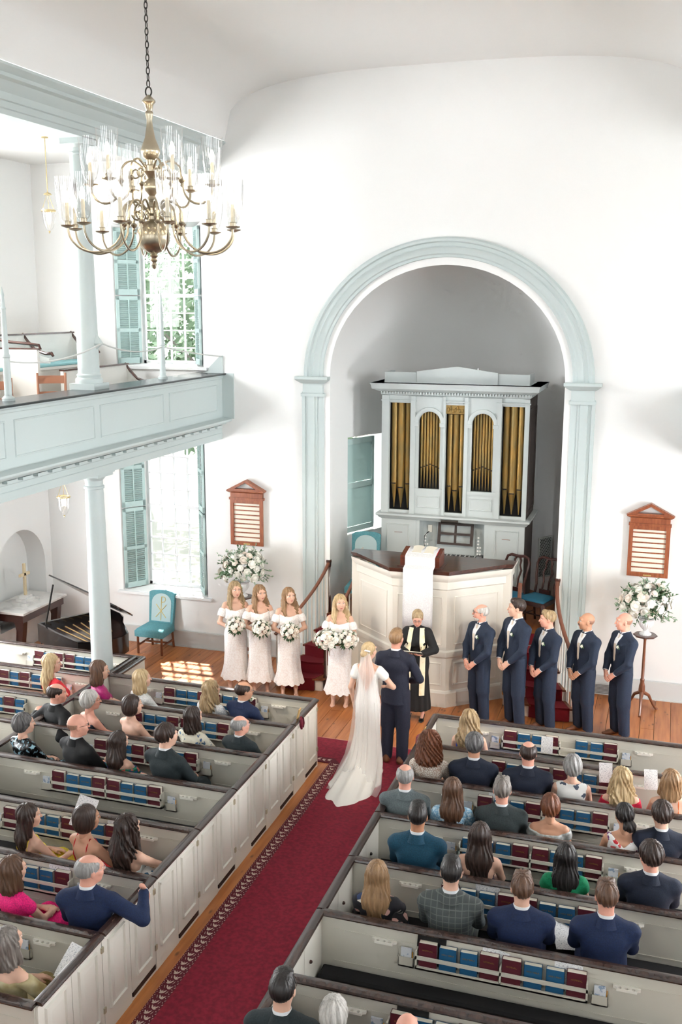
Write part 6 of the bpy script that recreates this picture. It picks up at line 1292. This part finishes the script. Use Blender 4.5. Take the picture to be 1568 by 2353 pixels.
def arrangement(label, loc, R, seed, n=46):
    q = random.Random(seed); t = thing('flower_arrangement', label, 'flowers', loc, 0, 'large white flower arrangements')
    for i in range(n):
        a = i*2.399963; zz = 1-(i+.5)/n*1.55; rr = math.sqrt(max(0, 1-zz*zz)); d = Vector((rr*math.cos(a)*1.15, rr*math.sin(a)*.85, zz)); bloom(t, tuple(d*R*q.uniform(.62, .98)+Vector((0, 0, R*.72))), d, R*q.uniform(.15, .25), i)
    m = MB(); g2 = MB()
    for i in range(70):
        a = q.uniform(0, 2*PI); zz = q.uniform(-.5, 1); rr = math.sqrt(1-zz*zz); d = Vector((rr*math.cos(a)*1.2, rr*math.sin(a)*.9, zz)).normalized(); L = R*q.uniform(.95, 1.45); b = Vector((0, 0, R*.7)); dr = Vector((0, 0, -q.uniform(.0, .35)))
        pts = [b+d*L*f+dr*(f*f)*R for f in (.3, .6, .85, 1)]; g2.tube([tuple(p) for p in pts], .003, 4)
        for j in range(11): f = .4+.06*j; p = b+d*L*f+dr*(f*f)*R; leaf(m if i % 3 else g2, p, d+Vector((q.gauss(0, .8), q.gauss(0, .8), q.gauss(0, .8))), R*q.uniform(.12, .2), R*.045, q)
    o = m.build('eucalyptus_foliage', EUC, t, 0); o['kind'] = 'stuff'; o = g2.build('sprigs', GRN, t, 0); o['kind'] = 'stuff'; return t
def urn_stand(x, y, zt, who):
    t = thing('flower_stand', 'mahogany tripod flower stand %s' % who, 'stand', (x, y, 0), 0, 'tripod flower stands'); m = MB(); m.lathe([(.0, 0), (.17, 0), (.18, .012), (.17, .025), (0, .025)], 8, (0, 0, zt-.025)); m.build('top', MAHOG, t); SW = M('stand_wood', (124, 74, 50), .35, coat=.3)
    MB().lathe([(.02, .22), (.03, .25), (.05, .33), (.045, .40), (.03, .46), (.035, .5), (.024, .52), (.02, zt-.1), (.03, zt-.05), (.05, zt-.025)], 14).build('column', SW, t)
    for i in range(3): a = i*2.094+.5; c, s_ = math.cos(a), math.sin(a); MB().tube([(.02*c, .02*s_, .30), (.12*c, .12*s_, .24), (.19*c, .19*s_, .10), (.25*c, .25*s_, .012), (.27*c, .27*s_, .01)], [.03, .024, .018, .016, .02], 8).build('leg', SW, t)
    u = thing('urn', 'white fluted urn holding the flowers %s' % who, 'urn', (x, y, zt), 0, 'white urns'); MB().lathe([(.085, 0), (.085, .02), (.06, .035), (.035, .06), (.04, .075), (.075, .11), (.105, .16), (.112, .20), (.10, .225), (.118, .25), (.125, .255), (.11, .26), (.09, .22)], 40, flute=.035, nf=20).build('vase', M('white_glaze', (238, 238, 238), .25), u)
urn_stand(3.27, -.55, 1.21, 'on the groomsmen side'); arrangement('lush white flower arrangement in the urn on the groomsmen side', (3.25, -.55, 1.45), .34, 3)
urn_stand(-3.24, -.55, 1.21, 'behind the bridesmaids'); arrangement('lush white flower arrangement behind the bridesmaids', (-3.24, -.55, 1.45), .34, 4)
# ================================================================ WEDDING PARTY
def xy(x, y, rz, p): c, s_ = math.cos(rz), math.sin(rz); return (x+p[0]*c-p[1]*s_, y+p[0]*s_+p[1]*c, p[2])
LACE = M('bridesmaid_lace', (247, 244, 242), .85, col2=(238, 230, 226), kind='voronoi', scale=55, lo=.35, hi=.75, bump=.4)
def gown(root, J, s, hm):
    L = [(1.325, .142, .112, .012), (1.27, .152, .132, .022), (1.20, .140, .115, .012), (1.12, .130, .104, .005), (1.02, .168, .136, 0), (.94, .183, .150, -.01), (.80, .182, .150, -.004), (.60, .182, .155, 0), (.45, .190, .170, 0), (.36, .205, .187, 0), (.28, .225, .208, 0), (.22, .24, .22, 0)]
    m = MB(); n = 56
    m.loft([[(a*s*(1+rp*math.sin(9*t_+2*math.sin(3*t_)))*math.cos(t_), (cy_+b*(1+rp*math.sin(9*t_+2*math.sin(3*t_)))*math.sin(t_))*s, z*s+(.012*math.sin(14*t_) if z < .26 else 0)) for t_ in [2*PI*i/n for i in range(n)]] for (z, a, b, cy_), rp in zip(L, [0]*5+[.004, .012, .03, .05, .07, .085, .09])], True, False)
    m.build('gown', LACE, root, 60)
    m = MB(); n = 48
    m.loft([[(a*s*(1+rp*math.sin(11*t_))*math.cos(t_), (.012+b*(1+rp*math.sin(11*t_))*math.sin(t_))*s, (z+.03*abs(math.cos(t_)))*s) for t_ in [2*PI*i/n for i in range(n)]] for z, a, b, rp in ((1.345, .150, .112, 0), (1.34, .165, .125, .01), (1.28, .180, .150, .02), (1.20, .190, .152, .04))], True, False)
    m.build('flounce', LACE, root, 60)
    for q in 'LR':
        a, b = Vector(J['sh'+q]), Vector(J['el'+q]); P = [a.lerp(b, f) for f in (.22, .30, .45, .60, .66)]; MB().tube(P, [.058*s, .070*s, .076*s, .070*s, .062*s], 16, False).build('sleeve', LACE, root, 60)
    if True:
        c = MB()
        for q in 'LR': c.tube([(J['ank'+q][0], J['ank'+q][1]+f, z) for f, z in ((-.03, .05), (.03, .05), (.11, .02))], [.028, .024, .02], 8)
        for q in 'LR': link('sandal', shoe_mesh('f'), M('nude_sandal', (214, 170, 150), .5), root, (J['ank'+q][0], J['ank'+q][1]+.03, 0), None, (1.05*s, 1.1*s, .6))
BMS = [(-2.90, -1.63, 1.76, 'bridesmaid in white lace off-shoulder gown nearest the window, hair swept to one side', 'frontwavy', 'dirtyblonde', -2.72, (.30, .02), .95), (-2.50, -1.60, 1.73, 'bridesmaid in white lace gown with half-tied light brown hair, second from the window', 'frontwavy', 'lightbrown', -2.68, (.38, 0), .98), (-2.02, -1.58, 1.72, 'bridesmaid in white lace gown with long wavy hair over both shoulders', 'frontwavy', 'lightbrown', -2.72, (.35, .06), 1.0), (-1.14, -1.72, 1.73, 'bridesmaid in white lace gown standing alone beside the bride with two bouquets', 'frontwavy', 'blonde', -2.95, (.30, .05), 1.0)]
for i, (x, y, H, lab, hr, hc, rz, hd, k) in enumerate(BMS):
    person(lab.replace('bridesmaid', 'person'), (x, y, 0), rz, 'f', H, False, hr, hc, dict(kind='gown'), head=hd, arms='bouquet', group='the bridesmaids', extra=gown)
    s = H/1.78
    if i < 3: bouquet('white bouquet held by the %s bridesmaid from the window' % ORD[i], xy(x, y, rz, (0, .345*s, 1.16*s)), (math.sin(-rz)*.6, math.cos(rz)*.6, 1), .13, 20, 30+i)
    else:
        bouquet('large white bouquet with dark leaves on the window side of the single bridesmaid', xy(x, y, rz, (.15*s, .35*s, 1.16*s)), (-.1, -.5, 1), .155, 26, 40, 1.15); bouquet('second white bouquet held on the bride side by the single bridesmaid', xy(x, y, rz, (-.16*s, .33*s, 1.17*s)), (.2, -.5, 1), .135, 20, 41)
GMS = [(1.0, -1.68, 1.77, 'grey-bearded person with glasses in dark navy suit nearest the pulpit', 'balding', 'silver', ('full', 'silver'), True, 'pink', 2.45, (-.55, .06)), (1.52, -1.72, 1.91, 'tallest person in navy suit with dark brown hair, second from the pulpit', 'short', 'dark', None, False, 'fair', 2.35, (-.55, .04)), (1.96, -1.69, 1.77, 'person in navy suit with sandy hair in the middle of the groomsmen', 'short2', 'dirtyblonde', None, False, 'pink', 2.35, (-.5, 0)), (2.49, -1.63, 1.77, 'person in navy suit with shaved head and dark moustache', 'bald', 'stubble', ('mo', 'dark'), False, 'tan', 2.35, (-.50, .05)), (3.0, -1.63, 1.82, 'person in navy suit with shaved head at the flower stand end', 'bald', 'stubble', None, False, 'pink', 2.2, (-.40, .0))]
def bouton(root, J, s, hm):
    tp = torso_prims(J, 'm', s, .014); x_ = -.085*s; z = 1.345*s; y = on_front(tp, x_, z, .012)
    e = bpy.data.objects.new('boutonniere', None); COL.objects.link(e); e.parent = root; e.location = (x_, y, z)
    o = link('rose', BLOOM, PET, e, (0, .008, 0)); o.rotation_euler = (-1.2, 0, 0); o.scale = (.024, .024, .022)
    m = MB(); q = random.Random(2)
    for i in range(8): leaf(m, (0, 0, 0), (q.uniform(-1, .4), .3, q.uniform(-.6, 1)), .045, .010, q)
    m.build('sprig', GRN, e, 0)
for x, y, H, lab, hr, hc, bd, gl, sk, rz, hd in GMS:
    person(lab, (x, y, 0), rz, 'm', H, False, hr, hc, suit('party', shoes=M('brown_shoes', (150, 92, 56), .45)), skin=sk, head=hd, arms='clasp', beard=bd, glasses=gl, group='the groomsmen', extra=bouton)
# groom
person('person in dark navy suit standing with back turned beside the bride', (.18, -3.40, 0), -.05, 'm', 1.84, False, 'short', 'lightbrown', suit('groom', shoes=M('brown_shoes', (150, 92, 56), .45)), skin='pink', head=(-.08, .1), arms='groom')
# bride
SATIN = M('ivory_satin', (246, 244, 240), .45, sheen=.3)
def bride_extra(root, J, s, hm):
    m = MB(); n = 64
    L = [(1.13, .130, .106, .0, 0), (1.04, .152, .125, 0, 0), (.94, .176, .150, -.012, .004), (.80, .172, .148, -.01, .008), (.60, .170, .155, -.02, .02), (.42, .185, .18, -.045, .035), (.26, .215, .24, -.10, .05), (.14, .25, .34, -.20, .06), (.07, .27, .47, -.33, .06), (.035, .29, .60, -.47, .05), (.018, .31, .66, -.54, .05), (.010, .32, .68, -.56, .055)]
    m.loft([[(a*s*(1+rp*math.sin(8*t_+1.5*math.sin(2*t_)))*math.cos(t_), (cy_+b*(1+rp*math.sin(8*t_+1))*math.sin(t_))*s, max(.006, z*s*(1+.35*math.sin(10*t_)*(z < .1)))) for t_ in [2*PI*i/n for i in range(n)]] for z, a, b, cy_, rp in L], True, False)
    m.build('skirt_with_train', SATIN, root, 60)
    m = MB(); m.loft([[(a*math.cos(t_)*s, (.0+b*math.sin(t_))*s, z*s) for t_ in [2*PI*i/32 for i in range(32)]] for z, a, b in ((1.10, .129, .104), (1.105, .133, .108), (1.13, .131, .107), (1.135, .127, .103))], True, False); m.build('waist_sash', SATIN, root)
    # veil
    m = MB(); C = [(1.70, -.075, .045), (1.66, -.135, .075), (1.55, -.165, .11), (1.40, -.185, .15), (1.20, -.20, .185), (1.0, -.215, .215), (.75, -.25, .25), (.5, -.31, .29), (.28, -.40, .35), (.12, -.52, .42), (.04, -.66, .46), (.02, -.85, .47)]
    rows = []
    for i, (z, y, w) in enumerate(C):
        row = []
        for j in range(41):
            u = -1+j/20; sh = .05*max(0, (1.0-z))*1.0; row.append(((u*w*.74+sh)*s+.012*math.sin(u*24+i*.4)*min(1, i/3), (y+.10*u*u*min(1, (1.75-z)*3)*(1 if z > .2 else 0))*s+.010*math.sin(u*31+i*.7)*min(1, i/3), z*s+(.006*math.sin(u*19) if z < .1 else 0)))
        rows.append(row)
    m.loft(rows, False, False); m.build('veil', veil_mat('tulle', (250, 249, 249), .40), root, 60)
    c = MB(); c.tube([(-.05*s, -.10*s, 1.69*s), (0, -.125*s, 1.71*s), (.05*s, -.10*s, 1.69*s)], .014, 8); c.build('veil_comb', M('white_ribbon', (0, 0, 0)), root)
person('person in ivory satin wedding gown with long train and sheer veil', (-.12, -3.66, 0), -.02, 'f', 1.72, False, 'bun', 'blonde', dress(SATIN, neck='bride', sleeve=.32, puff=.016), head=(-.35, .08), arms='bride', extra=bride_extra)
# officiant
STOLE = M('cream_stole', (240, 228, 196), .7, col2=(226, 206, 160), scale=9, lo=.55, hi=.7)
def robe_extra(root, J, s, hm):
    R_ = cloth('clergy', (12, 12, 14)); tp = torso_prims(J, 'f', s, .028)+arm_prims(J, 'f', s, .030, 1.85)+[cone(J['pelvis'], (0, 0, .22*s), .17*s, .235*s, (1, .82, 1), .05)]
    ds = lambda X, Y, Z: np.where(Z < .9, .008*np.sin(14*np.arctan2(X, Y))*(1-Z/.9), 0)
    link('robe', np_mesh('robe', [(*sdf_mesh(tp, .0135, lambda X, Y, Z: .16-Z, None, ds), 0)]), R_, root)
    nz = J['neck'][2]
    for q in (-1, 1):
        rows = [(nz+.015-t*(nz-.40), q*(.045+.02*min(1, t*4)), q*(.11+.03*min(1, t*4))) for t in [i/16 for i in range(17)]]; patch(tp, rows, 5, .010).build('stole', STOLE, root)
    m = MB(); m.tube([(0, nz_y, nz+.02) for nz_y in (.05,)]*1+[(0, .06, nz+.03)], .004, 5); m.build('collar', WHITESH, root)
    for q in 'LR': link('shoe', shoe_mesh('f'), M('black_shoes', (18, 17, 17)), root, (J['ank'+q][0], J['ank'+q][1]+.04, 0), None, (1.1, 1.1, .8))
person('officiant person in black robe and cream stole holding an open book', (.10, -1.88, 0), PI+.08, 'f', 1.68, False, 'bun', 'dirtyblonde', dict(kind='robe'), skin='pink', head=(.1, -.35), arms='book', glasses=True, extra=robe_extra)
t = thing('service_book', 'dark service book open in the hands of the officiant', 'book', (.11, -2.24, 1.12), PI); t.rotation_euler = (.5, 0, PI+.05)
m = MB(); m.loft([[(-.16, -.1, .012), (.16, -.1, .012), (.16, .1, .012), (-.16, .1, .012)], [(-.16, -.1, .0), (.16, -.1, .0), (.16, .1, .0), (-.16, .1, .0)]]); m.build('cover', M('dark_book', (58, 50, 46), .5), t); MB().box((-.15, -.092, .012), (.15, .092, .022)).build('pages', PAGES, t)
# ================================================================ PROGRAMMES AND PAPERS
PRG = M('printed_programme', (238, 238, 238), .7, col2=(176, 178, 184), scale=1, stretch=(60, 1, 190), lo=.55, hi=.6)
def paper(label, loc, rot, w=.14, h=.21):
    m = MB(); m.loft([[(-w/2, -.0015+.02*(i/6)**2, h*i/6), (w/2, -.0015+.02*(i/6)**2, h*i/6), (w/2, .0015+.02*(i/6)**2, h*i/6), (-w/2, .0015+.02*(i/6)**2, h*i/6)] for i in range(7)]); o = m.build('programme', PRG, None); o.location = loc; o.rotation_euler = rot; tag(o, label, 'paper', 'wedding programmes')
paper('white programme fanned between two dark-haired guests', (-1.86, PY[5]+.52, .98), (-.4, .3, .2), .20, .30); paper('printed programme held by the person in the gold shawl', (-.93, PY[7]+.56, .72), (-.75, .1, -.2), .18, .28)
paper('programme held by the person in crimson', (3.0, PY[2]+.52, .94), (-.3, 0, .2)); paper('programme held by the person in the striped top', (3.47, PY[2]+.50, .94), (-.3, 0, .2)); paper('programme standing in front of a hymnal in the front rack', (2.24, PY[0]-.105, .66), (.02, 0, 0)); paper('grey programme on the lap between two royal navy suits', (2.86, PY[5]+.60, .60), (-1.0, .2, .5), .2, .26)
# a fallen white strip on the floor by the bride
o = MB().box((-.28, -2.90, .001), (-.10, -2.885, .004)).build('tape_mark', PAPER, None); tag(o, 'thin white tape mark on the floor near the bride', 'tape')

# extra things in the racks, corsage, hair clips
BINDER = M('black_binder', (14, 14, 16), .5)
for lab, x_, k in (('black folder tucked behind the first hymnal of the sixth rack right of the aisle', 1.80, 5), ('black zip folder behind the first hymnal of the seventh rack right of the aisle', 1.86, 6)):
    o = MB().bev((-.12, -.008, 0), (.12, .008, .27), .004).build('folder', BINDER, None); o.location = (x_, PY[k]-.027, .652); o.rotation_euler = (-.02, .06, 0); tag(o, lab, 'folder')
for lab, x_, k, r_ in (('loose programme behind the hymnals in the middle of the sixth rack right of the aisle', 2.30, 5, .2), ('printed sheet standing at the far end of the sixth rack right of the aisle', 2.92, 5, 0), ('printed sheet in the fifth rack right of the aisle', 2.12, 4, 0), ('white sheet in the fourth rack left of the aisle', -1.66, 4, .1), ('white sheet in the sixth rack left of the aisle', -1.75, 5, .1), ('white sheet in the third rack right of the aisle', 1.93, 2, 0)):
    o = MB().box((-.11, -.0015, 0), (.11, .0015, .255)).build('programme', PRG, None); o.location = (x_, PY[k]-.022, .652); o.rotation_euler = (-.01, r_, 0); tag(o, lab, 'paper', 'papers tucked into the racks')
t = thing('corsage', 'small white rose corsage in the front rack left of the aisle', 'flowers', (-1.70, PY[0]-.09, .86)); q = random.Random(9)
for i in range(3): bloom(t, (i*.045-.045, 0, .02*(i == 1)), (0, -.6, 1), .04, i+1)
m = MB(); [leaf(m, (0, 0, 0), (q.uniform(-1, 1), q.uniform(-1, 0), q.uniform(-.2, .6)), .1, .018, q) for i in range(12)]; o = m.build('leaves', GRN, t, 0)
for p in [o for o in COL.objects if o.get('category') == 'person']:
    lab = p['label']
    if 'silver hair clip' in lab or 'low bun' in lab:
        hr = [c for c in p.children if c.name.startswith('hair')][0]; m = MB()
        for i in range(7): m.sphere((-.03+.012*i+(.03 if 'bun' in lab else .02), -.118-(.012 if 'clip' in lab else -.004), .055-.006*i), .009, 6, 4)
        c = m.build('hair_clip', M('silver_clip', (214, 214, 214), .3, .6), p); c.matrix_local = hr.matrix_local.copy()
